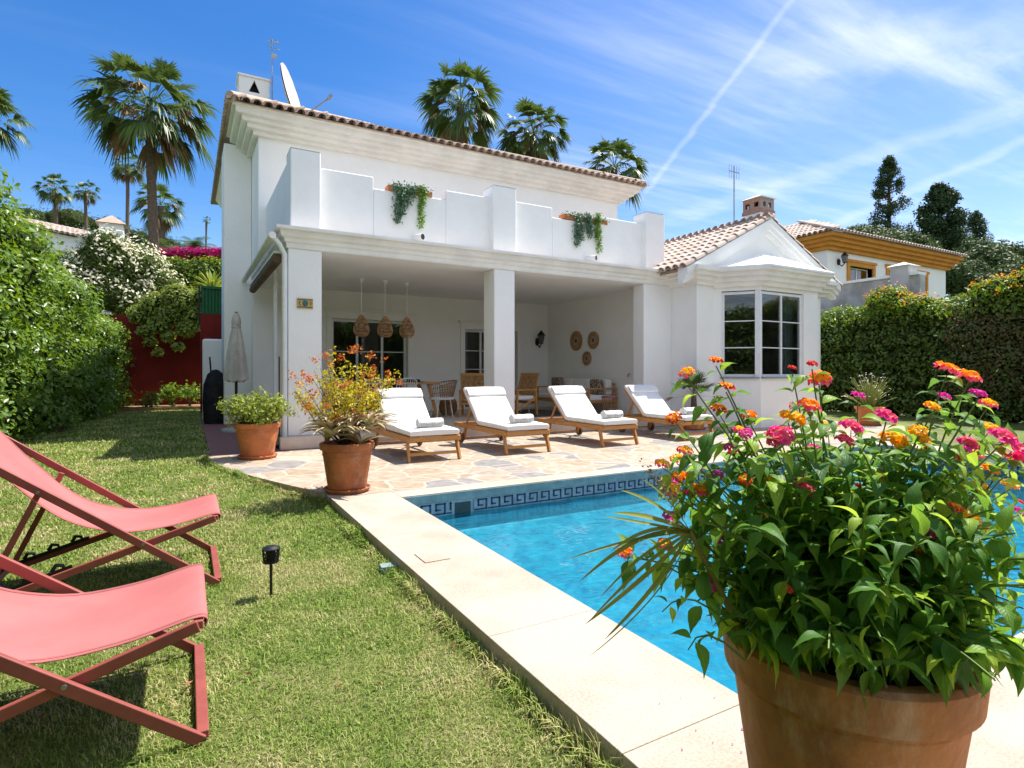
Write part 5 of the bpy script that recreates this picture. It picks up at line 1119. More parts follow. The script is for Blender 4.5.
# ------------------------------------------------------------------ deck chairs
def make_deckchair():
    t = thing('deck_chair', '', 'deck chair', (0, 0, 0), 'coral deck chairs on the lawn'); W_ = .74
    A0, A1 = (0, .0), (-1.22, .925); B0, B1 = (-.012, .395), (-1.30, .01); th = .03
    def rails(name, p, q_, ya, yb, w_=.022, h_=.042):
        m_ = MB(); m_.bar((p[0], ya, p[1]), (q_[0], ya, q_[1]), w_, h_); m_.bar((p[0], yb, p[1]), (q_[0], yb, q_[1]), w_, h_); return m_
    m_ = rails('a', A0, A1, 0, W_); m_.bar((A0[0], 0, A0[1]+.02), (A0[0], W_, A0[1]+.02), .04, .03); m_.bar((A1[0]+.03, 0, A1[1]-.02), (A1[0]+.03, W_, A1[1]-.02), .03, .03)
    obj('back_frame', m_, CORAL_M, t, world=False, bevel=.005)
    m_ = rails('b', B0, B1, .03, W_-.03); m_.bar((B0[0], .03, B0[1]), (B0[0], W_-.03, B0[1]), .03, .03); m_.bar((B1[0], .03, B1[1]+.02), (B1[0], W_-.03, B1[1]+.02), .03, .03)
    obj('seat_frame', m_, CORAL_M, t, world=False, bevel=.005)
    S0, S1 = (-.86, .645), (-1.10, .10)
    m_ = rails('s', S0, S1, .055, W_-.055, .018, .03); m_.bar((S1[0], .055, S1[1]), (S1[0], W_-.055, S1[1]), .02, .02); obj('prop_frame', m_, CORAL_M, t, world=False, bevel=.004)
    m_ = MB()
    for y_ in (.05, W_-.05):
        for k in range(4):
            x = -1.14+.12*k; z_ = .395-.30*(-.012-x)+.035
            m_.tube([(x-.03, y_, z_-.005), (x-.012, y_, z_+.028), (x+.018, y_, z_+.022), (x+.026, y_, z_)], [.012, .012, .010, .006], 6)
        m_.bar((-1.17, y_, .075), (-.72, y_, .21), .014, .02)
        obj('notch_rack', m_, BLACK, t, world=False); m_ = MB()
    m_ = MB()
    for y_ in (-.016, W_+.002):
        for x, z_ in ((-.385, .297), (-.86, .645)): obj('bolt', MB().tube([(x, y_, z_), (x, y_+.012, z_)], .008, 10), STEEL, t, world=False)
    # sling
    ctl = [(.010, .38), (.016, .408), (-.03, .418), (-.25, .375), (-.50, .375), (-.76, .48), (-1.0, .725), (-1.16, .925), (-1.19, .955), (-1.225, .945), (-1.215, .90)]
    pts = []
    for i in range(len(ctl)-1):
        p0, p1, p2, p3 = ctl[max(i-1, 0)], ctl[i], ctl[i+1], ctl[min(i+2, len(ctl)-1)]
        for k in range(5):
            s_ = k/5; pts.append(tuple(.5*((2*p1[j])+(-p0[j]+p2[j])*s_+(2*p0[j]-5*p1[j]+4*p2[j]-p3[j])*s_**2+(-p0[j]+3*p1[j]-3*p2[j]+p3[j])*s_**3) for j in (0, 1)))
    pts.append(ctl[-1]); ny = 10; vs = []
    for x, z_ in pts:
        for j in range(ny+1):
            f_ = j/ny; y_ = .045+(W_-.09)*f_; sag = -.018*math.sin(math.pi*f_)*math.sin(math.pi*min(1, max(0, -x/1.15))); vs.append((x, y_, z_+sag))
    m_ = MB().add(vs, [(i*(ny+1)+j, i*(ny+1)+j+1, (i+1)*(ny+1)+j+1, (i+1)*(ny+1)+j) for i in range(len(pts)-1) for j in range(ny)])
    s = obj('sling', m_, CORAL_F, t, world=False, smooth=True); so = s.modifiers.new('solid', 'SOLIDIFY'); so.thickness = .004
    for y_ in (.045+.022, W_-.045-.022):
        m_ = MB(); q_ = pts[3:-6]; m_.add([(x, yy, z_+.0035-.018*math.sin(math.pi*(yy-.045)/(W_-.09))*math.sin(math.pi*min(1, max(0, -x/1.15)))) for x, z_ in q_ for yy in (y_-.0022, y_+.0022)], [(2*i, 2*i+1, 2*i+3, 2*i+2) for i in range(len(q_)-1)])
        obj('hem', m_, mat('coral_thread', (.30, .08, .075), .8), s, world=False)
    return t
dc = make_deckchair(); dc.location = (.048, 2.28, -.09); dc['label'] = 'nearer coral pink sling deck chair, cut by the left edge'
d2 = copy_tree(dc); d2.location = (.165, 3.93, -.09); d2['label'] = 'farther coral pink sling deck chair showing its black notches'
# ------------------------------------------------------------------ stake lamp
sl = thing('garden_lamp', 'small black garden lamp on a spike in the lawn', 'lamp', tuple(P_z(271, 597, -.1)))
L0 = P_z(271, 597, -.1)
obj('stake', MB().tube([(L0.x, L0.y, -.12), (L0.x, L0.y, .13)], .008, 8), BLACK, sl, smooth=True)
m_ = MB(); r0, r1, z0, z1 = .040, .048, .105, .185
for k in range(18):
    a = 2*math.pi*k/18
    for sg in (-1, 1): b = a+sg*.6; m_.tube([(L0.x+r0*math.cos(a), L0.y+r0*math.sin(a), z0), (L0.x+(r0+r1)/2*math.cos((a+b)/2), L0.y+(r0+r1)/2*math.sin((a+b)/2), (z0+z1)/2), (L0.x+r1*math.cos(b), L0.y+r1*math.sin(b), z1)], .0022, 4)
m_.lathe([(r0-.003, z0-.004), (r0+.003, z0-.004), (r0+.003, z0+.006), (r0-.003, z0+.006)], (L0.x, L0.y, 0), 24); m_.lathe([(.001, z1+.012), (r1*.55, z1+.010), (r1+.002, z1-.002), (r1, z1-.008), (.001, z1-.008)], (L0.x, L0.y, 0), 24, True)
obj('shade', m_, BLACK, sl); obj('core', MB().tube([(L0.x, L0.y, .11), (L0.x, L0.y, .175)], .026, 12), DGREY, sl)
st = P_z(388, 567, -.07); tag(obj('valve_cover', MB().prism([(st.x-.055, st.y-.03), (st.x+.045, st.y-.045), (st.x+.06, st.y+.04), (st.x-.045, st.y+.05)], -.10, -.055), mat('pale_green_stone', (.25, .33, .31), .7, .2), bevel=.006), 'small pale green cover stone in the grass beside the pool edge', 'cover')
# ------------------------------------------------------------------ things round the left flank
um = thing('closed_parasol', 'closed beige parasol standing against the left flank of the villa', 'parasol', (.87, 12.9, 0))
obj('pole', MB().tube([(.87, 12.9, .05), (.87, 12.9, 2.42)], .028, 10), BLACK, um, smooth=True)
vs = []; K = 12; n = 28; zs = [(2.40, .035), (2.30, .075), (2.22, .085), (2.16, .08), (2.12, .06), (2.06, .085), (1.8, .125), (1.5, .155), (1.25, .18), (1.08, .20), (1.02, .19), (1.0, .15)]
for i, (z_, r_) in enumerate(zs):
    for j in range(n): a = 2*math.pi*j/n; rr = r_*(1+.20*math.cos(8*a)*min(1, (2.4-z_)*1.2)); vs.append((.87+rr*math.cos(a), 12.9+rr*math.sin(a), z_+.02*math.cos(8*a)*(1 if i > 9 else 0)))
obj('canopy', MB().add(vs, [(i*n+j, i*n+(j+1) % n, (i+1)*n+(j+1) % n, (i+1)*n+j) for i in range(K-1) for j in range(n)]+[tuple(range(n))]), FABRIC_G, um, smooth=True)
obj('strap', MB().lathe([(.082, 2.09), (.090, 2.10), (.090, 2.13), (.082, 2.14)], (.87, 12.9, 0), 20), FABRIC_G, um)
obj('base', MB().lathe([(.001, 0), (.28, 0), (.28, .05), (.05, .09), (.04, .2), (.001, .2)], (.87, 12.9, 0), 24, True), mat('concrete_base', (.45, .45, .45), .8), um, smooth=True)
cg = thing('covered_grill', 'dark grey covered grill beside the low white wall', 'grill', (.55, 15.2, 0))
obj('cover', MB().lathe([(.23, .0), (.25, .1), (.27, .5), (.25, .9), (.17, 1.15), (.06, 1.25), (.001, 1.26)], (.58, 15.1, 0), 18, True), DGREY, cg, smooth=True)
obj('handle', MB().tube([(.50, 15.1, 1.0), (.46, 15.1, 1.55)], .02, 6), BLACK, cg)
ps = P_y(301, 326, 9.6)
br2 = thing('broom', 'thin dark garden rake leaning on the column', 'rake', (1.34, 9.75, 0))
obj('handle', MB().tube([(1.27, 9.70, .02), (1.30, 9.95, 1.45)], .012, 6), DARKWOOD, br2); obj('head', MB().box(1.17, 1.37, 9.66, 9.72, .0, .05), BLACK, br2)
# tile plaque on the column
pq = thing('tile_plaque', 'yellow painted tile plaque with green emblem on the first column', 'plaque', (1.64, 9.59, 2.3))
a, b = P_y(297, 302, 9.585), P_y(313, 308, 9.585); xa, xb, za, zb2 = a.x, b.x, P_y(305, 308.5, 9.585).z, P_y(305, 298.5, 9.585).z
obj('tile', MB().box(xa, xb, 9.578, 9.599, za, zb2), mat('ochre_tile', (.55, .42, .16), .35, .4, .12, 30, col2=(.45, .28, .08)), pq, bevel=.003)
m_ = MB(); xm, zm = (xa+xb)/2, (za+zb2)/2
m_.add([(xm+.045*math.cos(k*math.pi/8), 9.5755, zm+.05*math.sin(k*math.pi/8)) for k in range(16)], [tuple(range(16))]); obj('emblem', m_, mat('green_glaze', (.05, .18, .14), .3), pq)
m_ = MB(); m_.box(xa+.01, xb-.01, 9.5745, 9.5775, zb2-.028, zb2-.014); m_.box(xa+.01, xb-.01, 9.5745, 9.5775, za+.014, za+.028)
for s_ in (-1, 1): m_.tube([(xm+s_*.075, 9.576, zm-.03), (xm+s_*.095, 9.576, zm), (xm+s_*.075, 9.576, zm+.03)], .007, 5)
obj('border', m_, mat('brown_glaze', (.14, .09, .07), .3), pq)
# spotlights on the ledge
for i, (px_2, py_2) in enumerate(((420, 237.5), (593, 258.5))):
    p = P_y(px_2, py_2, 9.88); t = thing('spotlight', ('small white spotlight on the ledge under the left hanging plants', 'small white spotlight on the ledge under the right hanging plants')[i], 'spotlight', (p.x, 9.80, p.z), 'ledge spotlights')
    obj('housing', MB().tube([(p.x-.09, 9.98, p.z+.0), (p.x+.02, 9.80, p.z)], [.055, .065], 14), WHITEM, t, smooth=True); obj('lens', MB().tube([(p.x+.018, 9.803, p.z), (p.x+.024, 9.793, p.z)], .052, 14), BLACK, t)
# trailing plants on the parapet
def trailing(label, px0, px1, ytop, strands):
    a = P_y(px0, ytop, 10.02); b = P_y(px1, ytop, 10.02); t = thing('trailing_plant', label, 'hanging plant', ((a.x+b.x)/2, 10.1, 4.45), 'hanging plants on the parapet'); P0, P1_ = [], []
    for i in range(420):
        x = rnd.uniform(a.x, b.x); P0.append((x+rnd.gauss(0, .03), 10.06+rnd.gauss(0, .07), 4.50+abs(rnd.gauss(0, .05))))
    for (px_2, pyb, wv_, kind) in strands:
        top_ = P_y(px_2, ytop, 9.98); zb_ = P_y(px_2, pyb, 9.98).z
        for i in range(int(210*(top_.z-zb_)/.4)): s_ = rnd.random(); (P0 if kind == 0 else P1_).append((top_.x+rnd.gauss(0, wv_*(1-.4*s_)), 9.97+rnd.gauss(0, .03), top_.z+(zb_-top_.z)*s_))
    bl2 = mat('bluish_leaf', (.12, .22, .12), .5, .3, .2, 6, col2=(.06, .13, .07), island=.6, trans=.15)
    leaf_cloud('foliage', P0, np.tile([0, -1, .4], (len(P0), 1)), .055, bl2, t, jitter=.9)
    if P1_: leaf_cloud('foliage', P1_, np.tile([0, -1, .4], (len(P1_), 1)), .05, mat('bright_trail', (.16, .30, .035), .5, .3, .2, 6, island=.5, trans=.3), t, jitter=.8)
    obj('planter', MB().box(a.x-.05, b.x+.05, 10.02, 10.22, 4.452, 4.56), TERRA, t, bevel=.01)
trailing('bluish trailing plant with one bright green strand, on the left stretch of parapet', 391, 430, 186, [(398, 223, .05, 0), (402, 215, .06, 0), (407, 205, .06, 0), (421, 228, .035, 1), (423, 205, .05, 1), (412, 198, .05, 0)])
trailing('bluish trailing plant hanging over the right stretch of parapet', 566, 606, 214, [(577, 247, .06, 0), (581, 240, .06, 0), (590, 238, .06, 0), (599, 252, .04, 1), (597, 240, .05, 1), (588, 232, .06, 0)])
# ------------------------------------------------------------------ porch furniture
def pendant(x, label):
    y_ = 12.1; t = thing('pendant_lamp', label, 'pendant lamp', (x, y_, 3.17), 'rattan pendant lamps in the porch'); z0, z1 = 1.96, 2.40
    obj('canopy', MB().lathe([(.06, 3.168), (.055, 3.13), (.012, 3.08), (.001, 3.08)], (x, y_, 0), 16, True), WHITEM, t, smooth=True); obj('cord', MB().tube([(x, y_, 3.1), (x, y_, z1)], .007, 6), WHITEM, t)
    pr = [(.10, 0), (.145, .05), (.165, .12), (.155, .20), (.115, .30), (.06, .39), (.025, .44)]; m_ = MB()
    for k in range(30): a = 2*math.pi*k/30; m_.tube([(x+r_*math.cos(a+z_*.9), y_+r_*math.sin(a+z_*.9), z0+z_) for r_, z_ in pr], .0055, 4)
    for k in range(30): a = 2*math.pi*k/30; m_.tube([(x+r_*math.cos(a-z_*.9), y_+r_*math.sin(a-z_*.9), z0+z_) for r_, z_ in pr], .0045, 4)
    for r_, z_ in pr: m_.lathe([(r_-.006, z0+z_-.006), (r_+.006, z0+z_-.006), (r_+.006, z0+z_+.006), (r_-.006, z0+z_+.006)], (x, y_, 0), 20)
    obj('shade', m_, LAMPR, t); obj('bulb', MB().ball((x, y_, z0+.22), .05), WHITEM, t, smooth=True)
for x, lab in ((3.20, 'leftmost of three teardrop rattan pendants over the dining table'), (3.71, 'middle of three teardrop rattan pendants over the dining table'), (4.20, 'rightmost of three teardrop rattan pendants over the dining table')): pendant(x, lab)
dt = thing('dining_table', 'wooden dining table with splayed legs in the porch', 'table', (3.7, 12.2, FL))
obj('table_top', MB().box(2.3, 4.85, 11.85, 12.75, .93, .975), TEAK, dt, bevel=.006)
for sx, sy in ((1, 1), (1, -1), (-1, 1), (-1, -1)): obj('leg', MB().bar((3.575+sx*1.08, 12.3+sy*.30, .93), (3.575+sx*1.28, 12.3+sy*.36, FL), .07, .07), TEAK, dt, bevel=.005)
for i, x in enumerate((3.0, 3.75, 4.35)):
    tag(obj('placemat', MB().box(x-.2, x+.2, 11.95, 12.22, .977, .99).box(x-.12, x+.12, 12.0, 12.2, .99, 1.04), TEALM, bevel=.004), ('dark teal folded linen on the left of the dining table', 'dark teal folded linen in the middle of the dining table', 'dark teal folded linen on the right end of the dining table')[i], 'table linen', 'linens on the dining table')
def wire_chair():
    t = thing('wire_chair', '', 'chair', (0, 0, 0), 'white wire chairs at the dining table'); m_ = MB(); nu, nv2 = 9, 8
    def S(u, v):       # u across -1..1, v 0 seat front ..1 back top
        w_ = .24*(1-.15*max(0, v-.5)*2); x = u*w_
        if v < .5: y_ = -.20+.8*v; z_ = .45+.05*u*u-.05*(1-abs(v-.25)*4)*(1-u*u)*.5
        else: q_ = (v-.5)*2; y_ = .20-(-.12*q_)-.06*u*u; z_ = .45+.44*q_**.9*(1-.12*u*u)
        return (x, y_, z_)
    for i in range(nu): u = -1+2*i/(nu-1); m_.tube([S(u, k/nv2/1.0) for k in range(nv2+1)], .005 if 0 < i < nu-1 else .009, 5)
    for k in range(nv2+1): v = k/nv2; m_.tube([S(-1+2*i/8, v) for i in range(9)], .005 if 0 < k < nv2 else .009, 5)
    obj('shell', m_, WHITEM, t, world=False)
    for sx in (-1, 1):
        for sy in (-1, 1): obj('leg', MB().tube([(sx*.15, sy*.14, .45), (sx*.24, sy*.23, 0)], .009, 6), WHITEM, t, world=False)
    return t
wcx = wire_chair()
for i, (x, y_, rz, lab) in enumerate(((3.25, 11.55, math.pi, 'white wire chair nearest the sliding door, back to the pool'), (3.93, 11.55, math.pi, 'white wire chair at the right end of the near side of the table'), (2.55, 11.6, math.pi, 'white wire chair at the table partly behind the golden shrub'))):
    o = wcx if i == 0 else copy_tree(wcx); o.location = (x, y_, FL); o.rotation_euler.z = rz; o['label'] = lab
def wicker_chair(loc, rz, label):
    t = thing('wicker_chair', label, 'chair', loc); t.rotation_euler.z = rz; m_ = MB()
    def S(a, v): r_ = .27+.10*v; hgt = .20+.20*max(0, math.cos(a/1.9)); return (r_*math.sin(a), -r_*math.cos(a)*-1*.9, .42+v*hgt*1.0)
    As = [-2.1+4.2*k/26 for k in range(27)]
    for k, a in enumerate(As): m_.tube([S(a, v/4) for v in range(5)], .008, 5)
    for v in (0, .33, .66, 1): m_.tube([S(a, v) for a in As], .014 if v in (0, 1) else .008, 6)
    obj('shell', m_, RATTAN, t, world=False)
    obj('seat', MB().lathe([(.001, .40), (.28, .40), (.29, .43), (.27, .46), (.001, .47)], (0, 0, 0), 20, True), CUSH, t, world=False, smooth=True)
    m_ = MB()
    for k in range(4): a = math.pi/4+k*math.pi/2; m_.tube([(.2*math.cos(a), .2*math.sin(a), .41), (.27*math.cos(a), .27*math.sin(a), 0)], .012, 6)
    obj('leg_frame', m_, WHITEM, t, world=False)
wicker_chair((4.98, 12.0, FL), -math.pi/2, 'round backed wicker chair at the right end of the dining table')
pf = thing('rattan_pouf', 'round woven rattan pouf behind the first two loungers', 'pouf', (5.35, 12.5, FL))
m_ = MB().lathe([(.14, 0), (.20, .08), (.22, .2), (.20, .33), (.14, .40), (.001, .40)], (5.35, 12.5, FL), 24, True); obj('body', m_, RATTAN, pf, smooth=True)
def armchair(loc, rz, label):
    t = thing('armchair', label, 'armchair', loc, 'wooden porch armchairs'); t.rotation_euler.z = rz
    m_ = MB()
    for s_ in (-1, 1):
        m_.bar((s_*.33, -.32, 0), (s_*.33, -.30, .60), .045, .045); m_.bar((s_*.33, .34, 0), (s_*.33, .30, .60), .045, .045); m_.bar((s_*.33, -.36, .60), (s_*.33, .38, .60), .055, .03); m_.bar((s_*.33, -.30, .14), (s_*.33, .32, .42), .02, .05)
    m_.bar((-.33, -.3, .34), (.33, -.3, .34), .03, .06); m_.bar((-.33, .3, .30), (.33, .3, .30), .03, .06); obj('frame', m_, TEAK, t, bevel=.005, world=False)
    m_ = MB(); m_.bar((-.28, .28, .36), (-.28, .46, .98), .04, .03); m_.bar((.28, .28, .36), (.28, .46, .98), .04, .03); m_.bar((-.28, .46, .96), (.28, .46, .96), .03, .06)
    obj('back_frame', m_, TEAK, t, bevel=.005, world=False)
    obj('back_panel', MB().bar((0, .30, .42), (0, .45, .93), .5, .014, (1, 0, 0)) if False else MB().add([(-.26, .30, .40), (.26, .30, .40), (.26, .45, .93), (-.26, .45, .93), (-.26, .315, .40), (.26, .315, .40), (.26, .465, .93), (-.26, .465, .93)], [(0, 1, 2, 3), (7, 6, 5, 4), (0, 4, 5, 1), (1, 5, 6, 2), (2, 6, 7, 3), (3, 7, 4, 0)]), RATTAN, t, world=False)
    obj('seat', MB().box(-.29, .29, -.31, .29, .37, .46), CUSH, t, bevel=.025, world=False, seg=3); return t
ac1 = armchair((6.75, 11.7, FL), R(-75), 'wooden cane backed armchair right of the middle column')
ac2 = copy_tree(ac1); ac2.location = (5.78, 11.9, FL); ac2.rotation_euler.z = R(150); ac2['label'] = 'wooden armchair mostly hidden behind the second lounger'
sf = thing('sofa', 'wooden framed porch sofa with white cushions along the right wall', 'sofa', (8.75, 12.1, FL))
m_ = MB(); X0, X1, Ya, Yb = 8.30, 9.15, 11.0, 13.3
for y_ in (Ya, Yb):
    m_.bar((X0, y_, FL), (X0+.04, y_, .80), .05, .05); m_.bar((X1, y_, FL), (X1, y_, .80), .05, .05); m_.bar((X0-.03, y_, .80), (X1, y_, .80), .06, .035); m_.bar((X0, y_, .48), (X1, y_, .48), .03, .06)
m_.bar((X0, Ya, .46), (X0, Yb, .46), .03, .07); m_.bar((X1, Ya, .46), (X1, Yb, .46), .03, .07); m_.bar((X1, Ya, .90), (X1, Yb, .90), .03, .05); obj('frame', m_, TEAK, sf, bevel=.005)
for k in range(3):
    a = Ya+.04+k*.745; obj('seat_cushion', MB().box(X0+.02, X1-.05, a, a+.73, .50, .64), CUSH, sf, bevel=.04, seg=3)
    obj('back_cushion', MB().box(X1-.24, X1-.05, a+.01, a+.72, .645, 1.02), CUSH, sf, bevel=.05, seg=3)
tag(obj('throw_pillow', MB().box(8.72, 8.86, 11.10, 11.50, .65, 1.03), PATTERN, bevel=.05, seg=3), 'patterned brown pillow at the near end of the sofa', 'pillow', 'patterned pillows')
tag(obj('throw_pillow', MB().box(8.70, 8.86, 12.8, 13.2, .65, 1.06), PATTERN, bevel=.05, seg=3), 'patterned brown pillow at the far end of the sofa', 'pillow', 'patterned pillows')
lt = thing('side_table', 'thin legged side table with dark top beside the porch armchair', 'side table', (7.55, 12.4, FL))
obj('table_top', MB().lathe([(.001, .0), (.26, .0), (.26, .02), (.001, .02)], (7.45, 12.3, .72), 24, True), DARKWOOD, lt); m_ = MB()
for k in range(3): a = k*2.09; m_.tube([(7.45+.1*math.cos(a), 12.3+.1*math.sin(a), .72), (7.45+.24*math.cos(a), 12.3+.24*math.sin(a), FL)], .008, 5)
obj('leg_frame', m_, WHITEM, lt)
bs = thing('rattan_stool', 'slatted rattan stool beside the sofa near the right column', 'stool', (8.55, 10.5, FL)); m_ = MB()
for k in range(16): a = 2*math.pi*k/16; m_.tube([(8.55+.17*math.cos(a), 10.5+.17*math.sin(a), .60), (8.55+.14*math.cos(a+.4), 10.5+.14*math.sin(a+.4), .39), (8.55+.17*math.cos(a+.8), 10.5+.17*math.sin(a+.8), FL)], .008, 5)
obj('frame', m_, RATTAN, bs); obj('seat', MB().lathe([(.001, 0), (.18, 0), (.19, .03), (.16, .05), (.001, .05)], (8.55, 10.5, .6), 20, True), mat('rose_cloth', (.35, .14, .14), .8), bs, smooth=True)
rg = tag(obj('porch_rug', MB().box(6.6, 8.2, 11.0, 13.2, FL+.002, FL+.014), mat('rug', (.10, .085, .08), .95, .1, .2, 8)), 'dark rug on the porch floor in front of the sofa', 'rug')
# wall plates and lantern
for i, (y_, z_, r_, lab) in enumerate(((12.76, 2.05, .27, 'largest round woven wall plate, left one of three'), (12.0, 2.03, .23, 'round woven wall plate, upper right of three'), (12.28, 1.56, .19, 'smallest round woven wall plate, below the other two'))):
    t = thing('wall_plate', lab, 'wall plate', (9.24, y_, z_), 'woven wall plates'); vs = []
    prof = [(r_, 0), (r_, .03), (r_*.8, .045), (r_*.45, .02), (r_*.40, .018), (.001, .016)]; n = 28
    for q_, h_ in prof:
        for j in range(n): a = 2*math.pi*j/n; vs.append((9.248-h_, y_+q_*math.cos(a), z_+q_*math.sin(a)))
    obj('rim', MB().add(vs, [(k*n+j, k*n+(j+1) % n, (k+1)*n+(j+1) % n, (k+1)*n+j) for k in range(3) for j in range(n)]), RATTAN, t)
    obj('centre', MB().add(vs, [(k*n+j, k*n+(j+1) % n, (k+1)*n+(j+1) % n, (k+1)*n+j) for k in range(3, 5) for j in range(n)]), mat('pale_weave', (.45, .40, .34), .8, .1, .2, 40), t)
    obj('motif', MB().tube([(9.225, y_, z_), (9.219, y_, z_)], r_*.22, 12), DARKWOOD, t)
lantern('wall_lantern', 'black lantern on the porch back wall right of the sliding doors', (8.87, BACK-.02, 2.08), 1.3)
tag(obj('wall_hook', MB().tube([(9.24, 10.6, 1.16), (9.20, 10.6, 1.15), (9.19, 10.6, 1.08)], .015, 6), STEEL), 'small metal tap on the right inner wall of the porch', 'tap')
# ------------------------------------------------------------------ potted fan palm, wispy flowers
pm = thing('potted_palm', 'small fan palm growing in the pot beside the last lounger', 'palm', (9.28, 8.62, .40))
obj('trunk', MB().tube([(9.28, 8.62, .38), (9.27, 8.62, .72)], [.07, .05], 8), PALMW, pm); V = []; Fq = []; rnd.seed(77)
for i in range(13):
    az = i*2.4; el = rnd.uniform(.35, 1.45); d_ = Vector((math.cos(az)*math.cos(el), math.sin(az)*math.cos(el), math.sin(el))); frond_fan(V, Fq, Vector((9.27, 8.62, .74)), d_, .36, 18, 1.4, .15, .009, .26)
npobj('crown', [tuple(v) for v in V], Fq, PALML, pm); V = []; Fq = []
for az in (2.9, -.2): frond_fan(V, Fq, Vector((9.27, 8.62, .72)), Vector((math.cos(az), math.sin(az)*.4, .02)), .3, 8, .25, .5, .01, .5)
npobj('dry_frond', [tuple(v) for v in V], Fq, PALMD, pm)
wf = thing('gaura_plant', 'wispy plant with tiny white flowers in the pot near the right hedge', 'flowering plant', (13.5, 7.35, .35)); V, Pf = MB(), []
for i in range(120):
    az = rnd.uniform(0, 6.28); sp_ = rnd.uniform(.05, .55); hh2 = rnd.uniform(.3, .85)*(1-.35*sp_); tip = Vector((13.5+sp_*math.cos(az), 7.35+sp_*math.sin(az), .36+hh2)); V.tube([(13.5+.1*sp_*math.cos(az), 7.35+.1*sp_*math.sin(az), .36), (13.5+.6*sp_*math.cos(az), 7.35+.6*sp_*math.sin(az), .36+hh2*.7), tip], .006, 4)
    for k in range(2):
        if i % 2: Pf.append(tuple(tip+Vector(rdirs(1)[0]*.04)))
obj('stem', V, mat('straw_stem', (.26, .30, .07), .6), wf); leaf_cloud('blossom', Pf, np.tile([0, 0, 1.], (len(Pf), 1)), .05, mat('pale_flower', (.8, .68, .70), .6, island=.4, trans=.2), wf)
# ------------------------------------------------------------------ foreground lantana
rnd.seed(42)
BC = Vector((BPX, BPY, .53))
def leaf_template():
    K = 8; rows = []; uv = []
    wprof = [.02, .62, .95, 1.0, .88, .66, .40, .16, .0]
    for i in range(K+1):
        s_ = i/K; w = .235*wprof[i]*(1.06 if i % 2 else .97); zc_ = .10*math.sin(s_*math.pi)-.30*s_*s_; 
        for j, f_ in enumerate((-1, -.5, 0, .5, 1)): rows.append((s_, f_*w, zc_+abs(f_)*w*.38-(.015 if abs(f_) == 1 and i % 2 else 0))); uv.append((s_, .5+f_*.5*(.2+.8*wprof[i])))
    Fq = [(i*5+j, i*5+j+1, (i+1)*5+j+1, (i+1)*5+j) for i in range(K) for j in range(4)]
    return np.array(rows), np.array(Fq), np.array(uv)
LT, LTF, LUV = leaf_template()
lant = thing('lantana_bush', 'big flowering lantana with orange and pink flower heads filling the foreground pot', 'flowering bush', tuple(BC))
LP, LD, LN, LS = [], [], [], []
stems = MB()
def add_leaf(p, d_, n_, s_): LP.append(tuple(p)); LD.append(tuple(d_)); LN.append(tuple(n_)); LS.append(s_)
def bez(a, b, c, t_): return a*(1-t_)**2+b*2*t_*(1-t_)+c*t_*t_
def stem(base, ctl_, tip, r0=.0055, s0=.25, spacing=.048, lsz=.098, dropoff=1.0):
    Lg = (tip-base).length; n = max(3, int(Lg/.03)); pts = [bez(base, ctl_, tip, k/n) for k in range(n+1)]
    stems.tube(pts, [r0*(1-.6*k/n) for k in range(n+1)], 6); m = int(Lg*(1-s0)/spacing); az = rnd.uniform(0, 3.14)
    for k in range(m):
        t_ = s0+(1-s0)*(k+.5)/max(1, m); p = bez(base, ctl_, tip, t_); tg = (bez(base, ctl_, tip, min(1, t_+.02))-p).normalized()
        a = tg.cross(Vector((0, 0, 1))); a = a.normalized() if a.length > .1 else Vector((1, 0, 0)); b = a.cross(tg).normalized(); az += 1.57+rnd.uniform(-.3, .3)
        for sg in (0, math.pi):
            o_ = a*math.cos(az+sg)+b*math.sin(az+sg); d_ = (o_*.9+tg*.35+Vector((0, 0, rnd.uniform(-.55, .10)))).normalized()
            nn = (Vector((0, 0, 1))+o_*.2+Vector(rdirs(1)[0])*.35); 
            if rnd.random() < .93: add_leaf(p+o_*.006, d_, nn, lsz*rnd.uniform(.6, 1.2)*(1-.35*t_*dropoff))
HEADS = [(716, 361, 'o'), (687, 373, 'p'), (726, 387, 'o'), (718, 409, 'o'), (749, 416, 'o'), (674, 418, 'o'), (746, 434, 'm'), (740, 431, 'p'), (781, 437, 'y'), (774, 442, 'm'), (788, 418, 'y'), (797, 407, 'p'),
 (792, 368, 'r'), (731, 448, 'm'), (685, 451, 'p'), (812, 364, 'r'), (819, 379, 'P'), (809, 406, 'P'), (793, 419, 'Y'), (780, 436, 'M'), (845, 441, 'M'), (828, 427, 'y'), (886, 417, 'M'), (858, 396, 'm'), (918, 431, 'y'),
 (947, 370, 'P'), (969, 377, 'P'), (944, 397, 'm'), (978, 394, 'm'), (988, 404, 'p'), (932, 407, 'y'), (989, 429, 'Y'), (968, 444, 'M'), (893, 440, 'Y'), (918, 441, 'Y'), (1012, 448, 'M'), (879, 476, 'y'), (890, 474, 'r'),
 (804, 490, 'M'), (777, 511, 'r'), (863, 517, 'r'), (954, 509, 'y'), (1010, 485, 'y'), (1019, 512, 'm'), (672, 490, 'p'), (680, 477, 'o'), (702, 467, 'm'), (717, 476, 'm'), (746, 480, 'o'), (690, 492, 'm'), (700, 491, 'P'),
 (672, 521, 'm'), (766, 480, 'p'), (761, 506, 'p'), (624, 552, 'P'), (700, 557, 'm'), (788, 562, 'r'), (851, 427, 'M'), (1003, 437, 'M'), (1020, 460, 'M'), (976, 455, 'p'), (905, 455, 'm'), (835, 470, 'm'), (925, 478, 'r'), (990, 470, 'y'), (1035, 430, 'y')]
_r = random.Random(3)
for _k in range(46): HEADS.append((_r.randint(655, 1020), _r.randint(448, 600), _r.choice('mmprroym')))
